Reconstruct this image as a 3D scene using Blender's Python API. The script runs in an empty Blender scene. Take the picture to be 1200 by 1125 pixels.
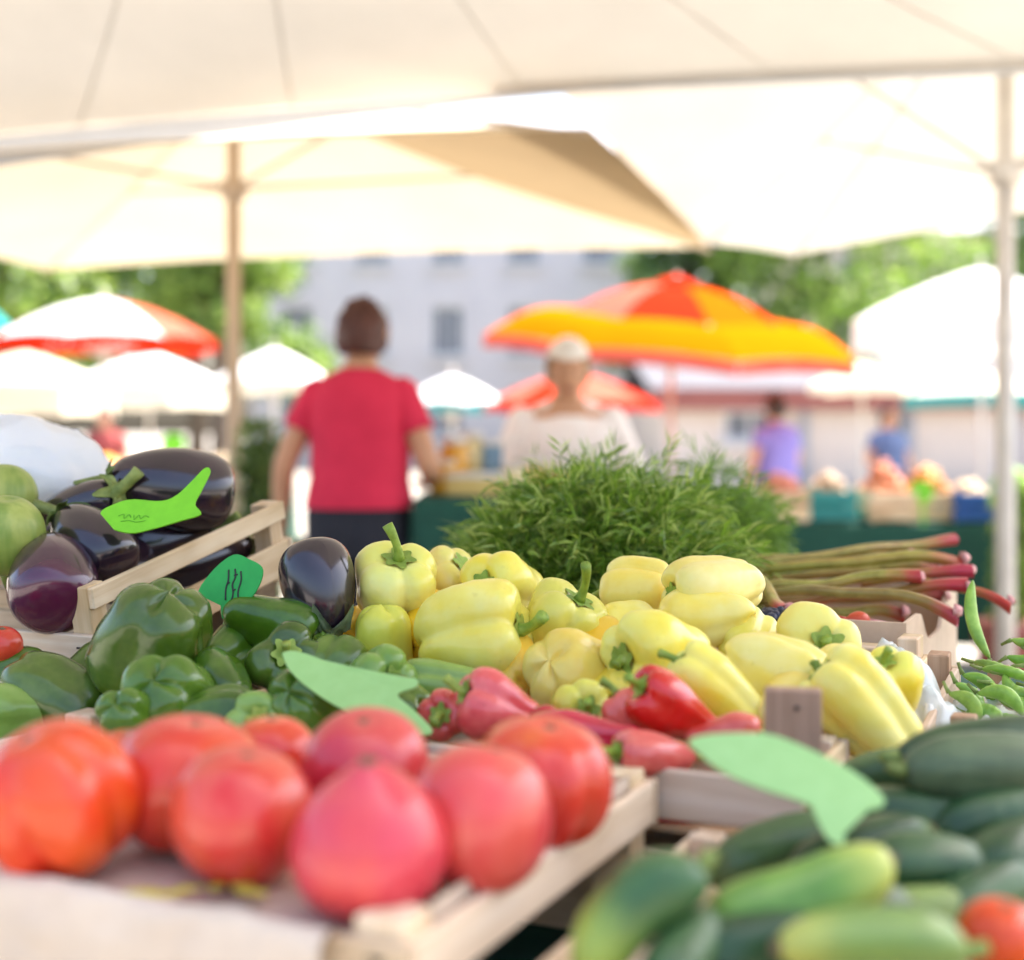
import bpy, bmesh, math, random
import numpy as np
from mathutils import Vector, Matrix, Euler, Quaternion, noise as mnoise

sc = bpy.context.scene
COL = sc.collection
R = math.radians
PI = math.pi

# ------------------------------------------------------------------ camera
FPX, HOR, CZ = 1650.0, 500.0, 1.20       # focal length and horizon in photo pixels, eye height in metres
cam_d = bpy.data.cameras.new('camera')
cam_d.sensor_width = 36.0
cam_d.lens = 36.0 * FPX / 1200.0
cam_d.shift_y = -(562.5 - HOR) / 1200.0
cam_d.clip_start = 0.02
cam_d.clip_end = 500
cam_d.dof.use_dof = True
cam_d.dof.focus_distance = 1.62
cam_d.dof.aperture_fstop = 2.15
cam = bpy.data.objects.new('camera', cam_d)
cam.location = (0, 0, CZ)
cam.rotation_euler = (R(90), 0, 0)
COL.objects.link(cam)
sc.camera = cam

# ------------------------------------------------------------------ world and sun
SUN_EL, SUN_AZ = 60.0, 58.0              # azimuth measured from +Y towards +X
w = bpy.data.worlds.new('World')
sc.world = w
w.use_nodes = True
nt = w.node_tree
for n in list(nt.nodes):
    nt.nodes.remove(n)
wo = nt.nodes.new('ShaderNodeOutputWorld')
bg = nt.nodes.new('ShaderNodeBackground')
sk = nt.nodes.new('ShaderNodeTexSky')
sk.sky_type = 'NISHITA'
sk.sun_disc = False
sk.sun_elevation = R(SUN_EL)
sk.sun_rotation = R(SUN_AZ)
sk.air_density = 1.0
sk.dust_density = 5.0
bg.inputs['Strength'].default_value = 0.15
nt.links.new(sk.outputs[0], bg.inputs['Color'])
nt.links.new(bg.outputs[0], wo.inputs['Surface'])

sun_d = bpy.data.lights.new('sun', 'SUN')
sun_d.energy = 4.6
sun_d.angle = R(0.5)
sun_d.color = (1.0, 0.95, 0.86)
sun = bpy.data.objects.new('sun', sun_d)
COL.objects.link(sun)
sd = Vector((math.sin(R(SUN_AZ)) * math.cos(R(SUN_EL)), math.cos(R(SUN_AZ)) * math.cos(R(SUN_EL)), math.sin(R(SUN_EL))))
sun.rotation_euler = sd.to_track_quat('Z', 'Y').to_euler()
sun.location = (0, 0, 20)

sc.render.engine = 'CYCLES'
sc.cycles.use_denoising = True
sc.cycles.max_bounces = 10
sc.cycles.transmission_bounces = 6
sc.cycles.diffuse_bounces = 6
sc.cycles.caustics_reflective = False
sc.cycles.caustics_refractive = False
sc.view_settings.view_transform = 'Standard'
sc.view_settings.look = 'None'
sc.view_settings.gamma = 1.0
sc.view_settings.exposure = 2.05

# ------------------------------------------------------------------ helpers
def P(px, py, d):
    """photo pixel at depth d (metres along +Y) -> world point"""
    return Vector(((px - 600.0) / FPX * d, d, CZ - (py - HOR) / FPX * d))

ROT = R(-25)                             # the stall stands at 25 degrees to the view
O0 = Vector((-0.058, 0.80))
UX = Vector((math.cos(ROT), math.sin(ROT)))
VX = Vector((-math.sin(ROT), math.cos(ROT)))
def UV(u, v, z=0.0):
    p = O0 + UX * u + VX * v
    return Vector((p.x, p.y, z))

def mk(name, verts, faces, mat, parent=None, smooth=True, loc=None, rot=None, kind=None):
    me = bpy.data.meshes.new(name)
    me.from_pydata([tuple(v) for v in verts], [], [tuple(f) for f in faces])
    if mat is not None:
        me.materials.append(mat)
    if smooth:
        me.polygons.foreach_set('use_smooth', [True] * len(me.polygons))
    me.update()
    return lk(name, me, parent, loc, rot, kind)

def lk(name, me, parent=None, loc=None, rot=None, kind=None):
    o = bpy.data.objects.new(name, me)
    COL.objects.link(o)
    if parent is not None:
        o.parent = parent
    if loc is not None:
        o.location = loc
    if rot is not None:
        if isinstance(rot, Quaternion):
            o.rotation_mode = 'QUATERNION'; o.rotation_quaternion = rot
        else:
            o.rotation_euler = rot
    if kind:
        o['kind'] = kind
    return o

def tag(o, label, cat, group=None):
    o['label'] = label
    o['category'] = cat
    if group:
        o['group'] = group
    return o

def thing(name, label, cat, loc=(0, 0, 0), rot=None, group=None):
    o = bpy.data.objects.new(name, None)
    o.empty_display_size = 0.05
    COL.objects.link(o)
    o.location = loc
    if rot is not None:
        if isinstance(rot, Quaternion):
            o.rotation_mode = 'QUATERNION'; o.rotation_quaternion = rot
        else:
            o.rotation_euler = rot
    return tag(o, label, cat, group)

def dirq(d, roll=0.0):
    """image-space direction (right, up, away) -> quaternion taking local +Z there"""
    v = Vector((d[0], d[2], d[1])).normalized()
    return v.to_track_quat('Z', 'Y') @ Quaternion((0, 0, 1), roll)

BOXES = {}
def box_mesh(sx, sy, sz, mat, bev=0.0015):
    key = (round(sx, 4), round(sy, 4), round(sz, 4), mat.name, bev)
    if key in BOXES:
        return BOXES[key]
    bm = bmesh.new()
    bmesh.ops.create_cube(bm, size=1.0)
    bmesh.ops.scale(bm, vec=(sx, sy, sz), verts=bm.verts)
    if bev:
        bmesh.ops.bevel(bm, geom=list(bm.edges), offset=min(bev, 0.3 * min(sx, sy, sz)), segments=1, affect='EDGES')
    me = bpy.data.meshes.new('board')
    bm.to_mesh(me); bm.free()
    me.materials.append(mat)
    BOXES[key] = me
    return me

def box(name, s, loc, mat, parent=None, rot=None, bev=0.0015):
    return lk(name, box_mesh(s[0], s[1], s[2], mat, bev), parent, loc, rot)

def tube_geo(pts, rad, n=10, cap=True, flat=1.0):
    pts = [Vector(p) for p in pts]
    V, F = [], []
    t0 = (pts[1] - pts[0]).normalized()
    up = Vector((1, 0, 0)) if abs(t0.x) < 0.9 else Vector((0, 1, 0))
    nrm = (up - t0 * up.dot(t0)).normalized()
    for i, p in enumerate(pts):
        t = (pts[min(i + 1, len(pts) - 1)] - pts[max(i - 1, 0)]).normalized()
        nrm = (nrm - t * nrm.dot(t)).normalized()
        b = t.cross(nrm)
        for k in range(n):
            a = 2 * PI * k / n
            V.append(p + (nrm * math.cos(a) + b * math.sin(a) * flat) * rad[i])
    for i in range(len(pts) - 1):
        for k in range(n):
            k2 = (k + 1) % n
            F.append((i * n + k, i * n + k2, (i + 1) * n + k2, (i + 1) * n + k))
    if cap:
        F.append(tuple(range(n - 1, -1, -1)))
        F.append(tuple(range((len(pts) - 1) * n, len(pts) * n)))
    return V, F

def join_geo(parts):
    V, F = [], []
    for v, f in parts:
        o = len(V)
        V += list(v)
        F += [tuple(i + o for i in ff) for ff in f]
    return V, F

def catmull(pts, n):
    pts = [np.array(p, float) for p in pts]
    ext = [2 * pts[0] - pts[1]] + pts + [2 * pts[-1] - pts[-2]]
    m = len(pts) - 1
    out = []
    for j in range(n):
        t = j / (n - 1) * m
        i = min(int(t), m - 1); f = t - i
        p0, p1, p2, p3 = ext[i:i + 4]
        out.append(0.5 * (2 * p1 + (p2 - p0) * f + (2 * p0 - 5 * p1 + 4 * p2 - p3) * f * f + (3 * p1 - p0 - 3 * p2 + p3) * f ** 3))
    return out

def smooth01(a, b, x):
    t = max(0.0, min(1.0, (x - a) / (b - a)))
    return t * t * (3 - 2 * t)

# ------------------------------------------------------------------ materials
def newmat(name):
    m = bpy.data.materials.new(name)
    m.use_nodes = True
    t = m.node_tree
    for n in list(t.nodes):
        t.nodes.remove(n)
    out = t.nodes.new('ShaderNodeOutputMaterial')
    return m, t, out

def ramp(t, fac, stops):
    r = t.nodes.new('ShaderNodeValToRGB')
    el = r.color_ramp.elements
    while len(el) < len(stops):
        el.new(0.5)
    for e, (p, c) in zip(el, stops):
        e.position = p
        e.color = (*c, 1)
    t.links.new(fac, r.inputs[0])
    return r.outputs[0]

def noise_tex(t, vec, scale, detail=3, rough=0.55, mapping=None):
    n = t.nodes.new('ShaderNodeTexNoise')
    n.inputs['Scale'].default_value = scale
    n.inputs['Detail'].default_value = detail
    n.inputs['Roughness'].default_value = rough
    if mapping:
        mp = t.nodes.new('ShaderNodeMapping')
        mp.inputs['Scale'].default_value = mapping
        t.links.new(vec, mp.inputs[0]); vec = mp.outputs[0]
    t.links.new(vec, n.inputs['Vector'])
    return n.outputs['Fac']

def mixc(t, fac, a, b, mode='MIX'):
    n = t.nodes.new('ShaderNodeMix')
    n.data_type = 'RGBA'; n.blend_type = mode
    for val, sock in ((fac, n.inputs[0]), (a, n.inputs[6]), (b, n.inputs[7])):
        if hasattr(val, 'links'):
            t.links.new(val, sock)
        elif isinstance(val, (int, float)):
            sock.default_value = val
        else:
            sock.default_value = (*val, 1)
    return n.outputs[2]

def rand_vary(t, col, hue=0.02, val=0.15, sat=0.1):
    oi = t.nodes.new('ShaderNodeObjectInfo')
    h = t.nodes.new('ShaderNodeHueSaturation')
    for key, amp, base in (('Hue', hue, 0.5), ('Value', val, 1.0), ('Saturation', sat, 1.0)):
        mr = t.nodes.new('ShaderNodeMapRange')
        mr.inputs['To Min'].default_value = base - amp
        mr.inputs['To Max'].default_value = base + amp
        if key == 'Value':
            mm = t.nodes.new('ShaderNodeMath'); mm.operation = 'FRACT'
            ml = t.nodes.new('ShaderNodeMath'); ml.operation = 'MULTIPLY'; ml.inputs[1].default_value = 7.13
            t.links.new(oi.outputs['Random'], ml.inputs[0]); t.links.new(ml.outputs[0], mm.inputs[0])
            t.links.new(mm.outputs[0], mr.inputs[0])
        else:
            t.links.new(oi.outputs['Random'], mr.inputs[0])
        t.links.new(mr.outputs[0], h.inputs[key])
    t.links.new(col, h.inputs['Color'])
    return h.outputs[0]

def add_bump(t, height, strength, dist, bsdf):
    b = t.nodes.new('ShaderNodeBump')
    b.inputs['Strength'].default_value = strength
    b.inputs['Distance'].default_value = dist
    t.links.new(height, b.inputs['Height'])
    t.links.new(b.outputs[0], bsdf.inputs['Normal'])

def veg(name, stops, scale=18, rough=0.3, sss=0.12, coat=0.0, bump=0.15, grad=None, streak=None, hue=0.015, val=0.12, srad=(0.012, 0.006, 0.003), fine=260, spec=0.34):
    """vegetable skin: colour patches by noise, optional gradient along the stem axis and streaks along it"""
    m, t, out = newmat(name)
    b = t.nodes.new('ShaderNodeBsdfPrincipled')
    tc = t.nodes.new('ShaderNodeTexCoord')
    oi = t.nodes.new('ShaderNodeObjectInfo')
    va = t.nodes.new('ShaderNodeVectorMath'); va.operation = 'ADD'
    t.links.new(tc.outputs['Object'], va.inputs[0]); t.links.new(oi.outputs['Location'], va.inputs[1])
    f = noise_tex(t, va.outputs[0], scale, 4, 0.6)
    col = ramp(t, f, stops)
    if streak:
        fs = noise_tex(t, va.outputs[0], streak[1], 3, 0.6, (1, 1, 0.07))
        rs = ramp(t, fs, ((0.42, (0, 0, 0)), (0.66, (1, 1, 1))))
        ms = t.nodes.new('ShaderNodeMath'); ms.operation = 'MULTIPLY'; ms.inputs[1].default_value = streak[2]
        t.links.new(rs, ms.inputs[0])
        col = mixc(t, ms.outputs[0], col, streak[0])
    if grad:
        sx = t.nodes.new('ShaderNodeSeparateXYZ')
        t.links.new(tc.outputs['Generated'], sx.inputs[0])
        an = t.nodes.new('ShaderNodeMath'); an.operation = 'ADD'
        mn = t.nodes.new('ShaderNodeMath'); mn.operation = 'MULTIPLY_ADD'; mn.inputs[1].default_value = 0.25; mn.inputs[2].default_value = -0.125
        t.links.new(f, mn.inputs[0])
        t.links.new(sx.outputs[2], an.inputs[0]); t.links.new(mn.outputs[0], an.inputs[1])
        mr = t.nodes.new('ShaderNodeMapRange'); mr.interpolation_type = 'SMOOTHSTEP'
        mr.inputs['From Min'].default_value = grad[1]; mr.inputs['From Max'].default_value = grad[2]
        mr.inputs['To Max'].default_value = grad[3]
        t.links.new(an.outputs[0], mr.inputs[0])
        col = mixc(t, mr.outputs[0], col, grad[0])
    sp_ = noise_tex(t, va.outputs[0], 75, 2, 0.5)
    sp_r = ramp(t, sp_, ((0.66, (0, 0, 0)), (0.76, (0.15, 0.15, 0.15))))
    col = mixc(t, sp_r, col, mixc(t, 0.7, col, (0.12, 0.07, 0.03)))
    col = rand_vary(t, col, hue, val, 0.03)
    t.links.new(col, b.inputs['Base Color'])
    b.inputs['Roughness'].default_value = rough
    b.inputs['Specular IOR Level'].default_value = spec
    b.inputs['Subsurface Weight'].default_value = sss
    b.inputs['Subsurface Radius'].default_value = srad
    b.inputs['Subsurface Scale'].default_value = 1.0
    b.inputs['Coat Weight'].default_value = coat
    b.inputs['Coat Roughness'].default_value = 0.12
    f2 = noise_tex(t, tc.outputs['Object'], fine, 2)
    add_bump(t, f2, bump, 0.002, b)
    t.links.new(b.outputs[0], out.inputs['Surface'])
    return m

def plain(name, c1, c2=None, scale=8, rough=0.7, bump=0.2, metal=0.0, vary=0.0, bdist=0.01, mapping=None):
    m, t, out = newmat(name)
    b = t.nodes.new('ShaderNodeBsdfPrincipled')
    tc = t.nodes.new('ShaderNodeTexCoord')
    c2 = c2 or tuple(x * 0.75 for x in c1)
    f = noise_tex(t, tc.outputs['Object'], scale, 5, 0.6, mapping)
    col = ramp(t, f, ((0.3, c2), (0.7, c1)))
    if vary:
        col = rand_vary(t, col, 0.01, vary)
    t.links.new(col, b.inputs['Base Color'])
    b.inputs['Roughness'].default_value = rough
    b.inputs['Metallic'].default_value = metal
    if bump:
        add_bump(t, f, bump, bdist, b)
    t.links.new(b.outputs[0], out.inputs['Surface'])
    return m

def cloth(name, c, trans=0.5, rough=0.85, scale=30, c2=None, wrinkle=0.25):
    m, t, out = newmat(name)
    tc = t.nodes.new('ShaderNodeTexCoord')
    f = noise_tex(t, tc.outputs['Object'], 1.7, 5, 0.6)
    col = ramp(t, f, ((0.25, c2 or tuple(x * 0.86 for x in c)), (0.75, c)))
    d = t.nodes.new('ShaderNodeBsdfDiffuse'); tr = t.nodes.new('ShaderNodeBsdfTranslucent')
    bmp = t.nodes.new('ShaderNodeBump')
    bmp.inputs['Strength'].default_value = wrinkle; bmp.inputs['Distance'].default_value = 0.03
    f2 = noise_tex(t, tc.outputs['Object'], 5, 3)
    t.links.new(f2, bmp.inputs['Height'])
    mx = t.nodes.new('ShaderNodeMixShader'); mx.inputs[0].default_value = trans
    for x in (d, tr):
        t.links.new(col, x.inputs['Color']); t.links.new(bmp.outputs[0], x.inputs['Normal'])
    t.links.new(d.outputs[0], mx.inputs[1]); t.links.new(tr.outputs[0], mx.inputs[2])
    t.links.new(mx.outputs[0], out.inputs['Surface'])
    return m

def leafmat(name, c1, c2, trans=0.35, rough=0.55, hi=None):
    m, t, out = newmat(name)
    g = t.nodes.new('ShaderNodeNewGeometry')
    stops = ((0.0, c2), (0.6, c1), (1.0, hi or tuple(min(1, x * 1.3) for x in c1)))
    col = ramp(t, g.outputs['Random Per Island'], stops)
    b = t.nodes.new('ShaderNodeBsdfPrincipled')
    b.inputs['Roughness'].default_value = rough
    tr = t.nodes.new('ShaderNodeBsdfTranslucent')
    mx = t.nodes.new('ShaderNodeMixShader'); mx.inputs[0].default_value = trans
    t.links.new(col, b.inputs['Base Color']); t.links.new(col, tr.inputs['Color'])
    t.links.new(b.outputs[0], mx.inputs[1]); t.links.new(tr.outputs[0], mx.inputs[2])
    t.links.new(mx.outputs[0], out.inputs['Surface'])
    return m

def woodmat(name, c1, c2, c3, rough=0.7):
    """grain runs along local X of every board"""
    m, t, out = newmat(name)
    b = t.nodes.new('ShaderNodeBsdfPrincipled')
    tc = t.nodes.new('ShaderNodeTexCoord')
    oi = t.nodes.new('ShaderNodeObjectInfo')
    va = t.nodes.new('ShaderNodeVectorMath'); va.operation = 'ADD'
    sc_ = t.nodes.new('ShaderNodeVectorMath'); sc_.operation = 'SCALE'; sc_.inputs[3].default_value = 3.7
    t.links.new(oi.outputs['Location'], sc_.inputs[0])
    t.links.new(tc.outputs['Object'], va.inputs[0]); t.links.new(sc_.outputs[0], va.inputs[1])
    f = noise_tex(t, va.outputs[0], 60, 4, 0.65, (0.06, 1, 1))
    f2 = noise_tex(t, va.outputs[0], 9, 3, 0.6, (0.5, 1, 1))
    col = ramp(t, f, ((0.28, c2), (0.55, c1), (0.8, c3)))
    dirt = ramp(t, f2, ((0.3, (0.58, 0.47, 0.35)), (0.55, (1, 1, 1))))
    col = mixc(t, 0.75, col, dirt, 'MULTIPLY')
    col = rand_vary(t, col, 0.008, 0.12)
    t.links.new(col, b.inputs['Base Color'])
    b.inputs['Roughness'].default_value = rough
    b.inputs['Specular IOR Level'].default_value = 0.25
    add_bump(t, f, 0.35, 0.002, b)
    t.links.new(b.outputs[0], out.inputs['Surface'])
    return m

M = {}
M['yellow'] = veg('yellow_pepper_skin', ((0.3, (0.80, 0.57, 0.04)), (0.5, (0.84, 0.68, 0.11)), (0.72, (0.87, 0.78, 0.27))), 12, 0.30, 0.08, 0.25, 0.12, grad=((0.62, 0.68, 0.10), 0.88, 1.06, 0.55), hue=0.008, val=0.07, srad=(0.02, 0.014, 0.004), fine=90)
M['pale_yellow'] = veg('pale_yellow_pepper_skin', ((0.3, (0.80, 0.62, 0.06)), (0.5, (0.83, 0.71, 0.15)), (0.75, (0.85, 0.79, 0.32))), 12, 0.30, 0.08, 0.25, 0.12, grad=((0.66, 0.72, 0.2), 0.86, 1.05, 0.5), hue=0.008, val=0.06, srad=(0.02, 0.014, 0.004), fine=90)
M['gold'] = veg('golden_pepper_skin', ((0.3, (0.78, 0.44, 0.02)), (0.6, (0.82, 0.55, 0.05))), 12, 0.30, 0.08, 0.2, 0.1, hue=0.008, val=0.06, srad=(0.02, 0.012, 0.003), fine=90)
M['limepep'] = veg('lime_yellow_pepper_skin', ((0.3, (0.60, 0.58, 0.06)), (0.6, (0.72, 0.68, 0.12))), 12, 0.30, 0.08, 0.2, 0.1, hue=0.008, val=0.06, srad=(0.015, 0.014, 0.003), fine=90)
M['green'] = veg('green_pepper_skin', ((0.3, (0.040, 0.090, 0.007)), (0.55, (0.085, 0.16, 0.013)), (0.8, (0.18, 0.27, 0.035))), 14, 0.24, 0.06, 0.45, 0.12, hue=0.012, val=0.2, srad=(0.004, 0.009, 0.002), fine=90)
M['palegreen'] = veg('pale_green_pepper_skin', ((0.3, (0.16, 0.27, 0.04)), (0.6, (0.25, 0.38, 0.08)), (0.8, (0.34, 0.46, 0.13))), 14, 0.28, 0.1, 0.3, 0.12, hue=0.01, val=0.12, srad=(0.004, 0.009, 0.002), fine=90)
M['red'] = veg('red_pepper_skin', ((0.3, (0.40, 0.008, 0.02)), (0.6, (0.60, 0.022, 0.04)), (0.8, (0.72, 0.07, 0.07))), 14, 0.22, 0.12, 0.5, 0.1, hue=0.01, val=0.12, fine=90)
M['palered'] = veg('pale_red_pepper_skin', ((0.3, (0.60, 0.04, 0.05)), (0.55, (0.74, 0.12, 0.11)), (0.8, (0.82, 0.26, 0.2))), 20, 0.26, 0.15, 0.4, 0.1, hue=0.01, val=0.1, fine=90)
M['tom_orange'] = veg('orange_red_tomato_skin', ((0.34, (0.60, 0.024, 0.006)), (0.56, (0.65, 0.048, 0.008)), (0.82, (0.72, 0.15, 0.012))), 13, 0.27, 0.05, 0.35, 0.05, streak=((0.80, 0.34, 0.015), 16, 0.10), hue=0.006, val=0.06)
M['tom_pink'] = veg('pink_tomato_skin', ((0.3, (0.56, 0.018, 0.026)), (0.55, (0.64, 0.036, 0.040)), (0.78, (0.70, 0.10, 0.05))), 14, 0.30, 0.05, 0.25, 0.05, streak=((0.74, 0.17, 0.09), 22, 0.45), spec=0.45, hue=0.008, val=0.05)
M['scar'] = plain('brown_scar', (0.20, 0.13, 0.06), (0.10, 0.07, 0.04), 200, 0.8)
M['aub'] = veg('black_aubergine_skin', ((0.3, (0.010, 0.005, 0.012)), (0.6, (0.022, 0.010, 0.022)), (0.85, (0.05, 0.022, 0.035))), 16, 0.2, 0.0, 0.5, 0.06, streak=((0.06, 0.035, 0.04), 22, 0.35), hue=0.01, val=0.2, fine=60, spec=0.6)
M['aub_p'] = veg('purple_aubergine_skin', ((0.3, (0.020, 0.006, 0.016)), (0.6, (0.042, 0.009, 0.028))), 16, 0.2, 0.0, 0.5, 0.06, streak=((0.07, 0.015, 0.04), 22, 0.4), grad=((0.12, 0.012, 0.05), 0.30, -0.05, 0.7), fine=60, spec=0.6)
M['calyx'] = veg('green_calyx', ((0.3, (0.10, 0.15, 0.03)), (0.6, (0.22, 0.28, 0.07)), (0.85, (0.36, 0.40, 0.14))), 60, 0.6, 0.05, 0, 0.4, val=0.15)
M['calyx_grey'] = veg('grey_green_calyx', ((0.3, (0.13, 0.17, 0.09)), (0.6, (0.26, 0.31, 0.16)), (0.85, (0.42, 0.45, 0.27))), 70, 0.65, 0.05, 0, 0.5, val=0.1)
M['stem'] = veg('pepper_stem', ((0.3, (0.16, 0.25, 0.03)), (0.6, (0.30, 0.40, 0.06)), (0.85, (0.48, 0.52, 0.16))), 60, 0.5, 0.05, 0, 0.3, val=0.15)
M['cuc'] = veg('dark_cucumber_skin', ((0.3, (0.014, 0.045, 0.016)), (0.6, (0.032, 0.085, 0.028)), (0.85, (0.07, 0.14, 0.045))), 26, 0.38, 0.05, 0.15, 0.35, streak=((0.13, 0.21, 0.07), 26, 0.55), grad=((0.17, 0.24, 0.05), 0.82, 1.05, 0.8), hue=0.012, val=0.2, fine=150)
M['cuc_l'] = veg('light_cucumber_skin', ((0.3, (0.07, 0.16, 0.025)), (0.6, (0.14, 0.26, 0.04)), (0.85, (0.25, 0.36, 0.08))), 22, 0.36, 0.06, 0.15, 0.35, streak=((0.36, 0.45, 0.14), 24, 0.6), grad=((0.50, 0.50, 0.10), 0.62, 1.02, 0.9), hue=0.012, val=0.12, fine=150)
M['cuc_y'] = veg('two_tone_cucumber_skin', ((0.3, (0.03, 0.09, 0.03)), (0.6, (0.06, 0.14, 0.04)), (0.85, (0.12, 0.21, 0.06))), 22, 0.34, 0.06, 0.2, 0.35, streak=((0.2, 0.28, 0.08), 24, 0.5), grad=((0.34, 0.44, 0.07), 0.40, 0.95, 0.9), hue=0.012, val=0.12, fine=150)
M['cuc_g'] = veg('dusty_cucumber_skin', ((0.3, (0.035, 0.06, 0.028)), (0.6, (0.07, 0.105, 0.05)), (0.85, (0.16, 0.19, 0.10))), 30, 0.5, 0.05, 0.05, 0.5, streak=((0.2, 0.25, 0.12), 26, 0.5), hue=0.01, val=0.1, fine=150)
M['squash'] = veg('striped_squash_skin', ((0.3, (0.30, 0.36, 0.07)), (0.6, (0.45, 0.50, 0.13)), (0.85, (0.60, 0.62, 0.25))), 16, 0.4, 0.08, 0.1, 0.15, streak=((0.12, 0.24, 0.03), 26, 0.8), hue=0.012, val=0.08)
M['rhub'] = veg('rhubarb_stalk', ((0.3, (0.20, 0.19, 0.03)), (0.6, (0.34, 0.32, 0.06)), (0.85, (0.48, 0.45, 0.14))), 40, 0.4, 0.06, 0.1, 0.2, streak=((0.40, 0.16, 0.06), 60, 0.5), grad=((0.40, 0.018, 0.035), 0.78, 1.02, 0.95), hue=0.012, val=0.15)
M['rhub_r'] = veg('red_rhubarb_stalk', ((0.3, (0.24, 0.15, 0.03)), (0.6, (0.34, 0.22, 0.05)), (0.85, (0.44, 0.32, 0.11))), 40, 0.4, 0.06, 0.1, 0.2, streak=((0.45, 0.05, 0.06), 60, 0.6), grad=((0.42, 0.018, 0.04), 0.62, 0.95, 0.95), hue=0.012, val=0.12)
M['rhub_w'] = plain('rhubarb_root_white', (0.70, 0.42, 0.38), (0.42, 0.10, 0.11), 160, 0.6)
M['pea'] = veg('pea_pod_skin', ((0.3, (0.13, 0.27, 0.03)), (0.6, (0.24, 0.42, 0.06)), (0.85, (0.38, 0.55, 0.13))), 40, 0.4, 0.08, 0.1, 0.2, hue=0.012, val=0.15)
M['berry'] = veg('dark_berry_skin', ((0.3, (0.010, 0.012, 0.03)), (0.6, (0.025, 0.03, 0.07)), (0.85, (0.07, 0.08, 0.14))), 60, 0.35, 0, 0.1, 0.1, val=0.25)
M['radish'] = veg('radish_skin', ((0.3, (0.5, 0.03, 0.03)), (0.7, (0.66, 0.07, 0.05))), 30, 0.35, 0.1, 0.1, 0.1)
M['dill'] = leafmat('dill_leaf', (0.24, 0.40, 0.04), (0.07, 0.15, 0.015), 0.4, 0.35, (0.58, 0.68, 0.20))
M['dill_l'] = leafmat('pale_dill_leaf', (0.20, 0.34, 0.045), (0.09, 0.19, 0.02), 0.35, 0.5)
M['dill_core'] = plain('dill_filler_green', (0.03, 0.085, 0.012), (0.012, 0.04, 0.006), 70, 0.8, 1.0, bdist=0.02)  # for the added mound inside the dill heap
M['wood'] = woodmat('pale_crate_wood', (0.76, 0.60, 0.42), (0.62, 0.45, 0.28), (0.83, 0.71, 0.55))
M['wood_b'] = woodmat('brown_crate_wood', (0.43, 0.27, 0.17), (0.27, 0.16, 0.09), (0.55, 0.38, 0.26))
M['wood_o'] = woodmat('weathered_table_wood', (0.30, 0.23, 0.16), (0.2, 0.15, 0.10), (0.40, 0.32, 0.24))
M['staple'] = plain('rusty_staple', (0.06, 0.045, 0.035), None, 50, 0.6, 0, 0.6)
M['card'] = plain('pale_cardboard', (0.66, 0.50, 0.36), (0.54, 0.39, 0.27), 30, 0.8, 0.15, bdist=0.003)
M['paper'] = plain('cream_paper', (0.70, 0.57, 0.44), (0.57, 0.45, 0.34), 14, 0.75, 0.5, bdist=0.004)
M['tag_v'] = plain('vivid_green_card', (0.20, 0.62, 0.015), (0.17, 0.55, 0.012), 60, 0.55, 0.05)
M['tag_e'] = plain('emerald_green_card', (0.02, 0.40, 0.06), (0.015, 0.33, 0.05), 60, 0.55, 0.05)
M['tag_p'] = plain('pale_green_card', (0.34, 0.58, 0.19), (0.30, 0.53, 0.16), 60, 0.5, 0.05)
M['tag_m'] = plain('mint_green_card', (0.34, 0.58, 0.21), (0.30, 0.53, 0.18), 60, 0.5, 0.05)
M['ink'] = plain('black_marker_ink', (0.02, 0.025, 0.02), None, 60, 0.6, 0)
M['ink_g'] = plain('green_marker_ink', (0.08, 0.36, 0.01), None, 60, 0.6, 0)
M['greencloth'] = plain('dark_green_cloth', (0.012, 0.085, 0.06), (0.008, 0.055, 0.04), 25, 0.9, 0.3, bdist=0.01)
M['canopy'] = cloth('cream_canopy_fabric', (0.57, 0.535, 0.48), 0.105)
M['canopy_w'] = cloth('white_canopy_fabric', (0.77, 0.73, 0.66), 0.11)
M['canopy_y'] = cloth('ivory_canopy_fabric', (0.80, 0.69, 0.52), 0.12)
M['canopy_shade'] = cloth('shaded_ivory_fabric', (0.46, 0.34, 0.20), 0.12)  # shade on one ivory panel, put into the cloth colour
M['valance'] = cloth('white_valance_fabric', (0.60, 0.64, 0.72), 0.09)
M['f_orange'] = cloth('orange_parasol_fabric', (0.72, 0.10, 0.004), 0.3)
M['f_yellow'] = cloth('yellow_parasol_fabric', (0.72, 0.135, 0.002), 0.25)
M['f_red'] = cloth('red_parasol_fabric', (0.60, 0.028, 0.010), 0.3)
M['f_pink'] = cloth('salmon_parasol_fabric', (0.62, 0.13, 0.09), 0.3)
M['f_white'] = cloth('white_parasol_fabric', (0.86, 0.86, 0.86), 0.3)
M['f_teal'] = cloth('teal_parasol_fabric', (0.03, 0.30, 0.30), 0.2)
M['f_cream'] = cloth('cream_parasol_fabric', (0.80, 0.74, 0.60), 0.35)
M['pole'] = plain('pale_wood_pole', (0.58, 0.47, 0.36), (0.45, 0.35, 0.26), 20, 0.6, 0.1, mapping=(1, 1, 0.1))
M['pole_m'] = plain('painted_metal_pole', (0.62, 0.58, 0.52), (0.5, 0.46, 0.42), 10, 0.45, 0.05, 0.2)
M['concrete'] = plain('grey_concrete', (0.36, 0.35, 0.33), (0.26, 0.25, 0.24), 12, 0.9, 0.3)
M['skin'] = veg('tanned_skin', ((0.3, (0.54, 0.28, 0.17)), (0.7, (0.63, 0.35, 0.22))), 12, 0.5, 0.15, 0, 0.05, val=0.02, hue=0.003)
M['hair_r'] = plain('auburn_hair', (0.11, 0.03, 0.02), (0.05, 0.015, 0.01), 60, 0.5, 0.8, mapping=(1, 1, 0.2))
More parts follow.
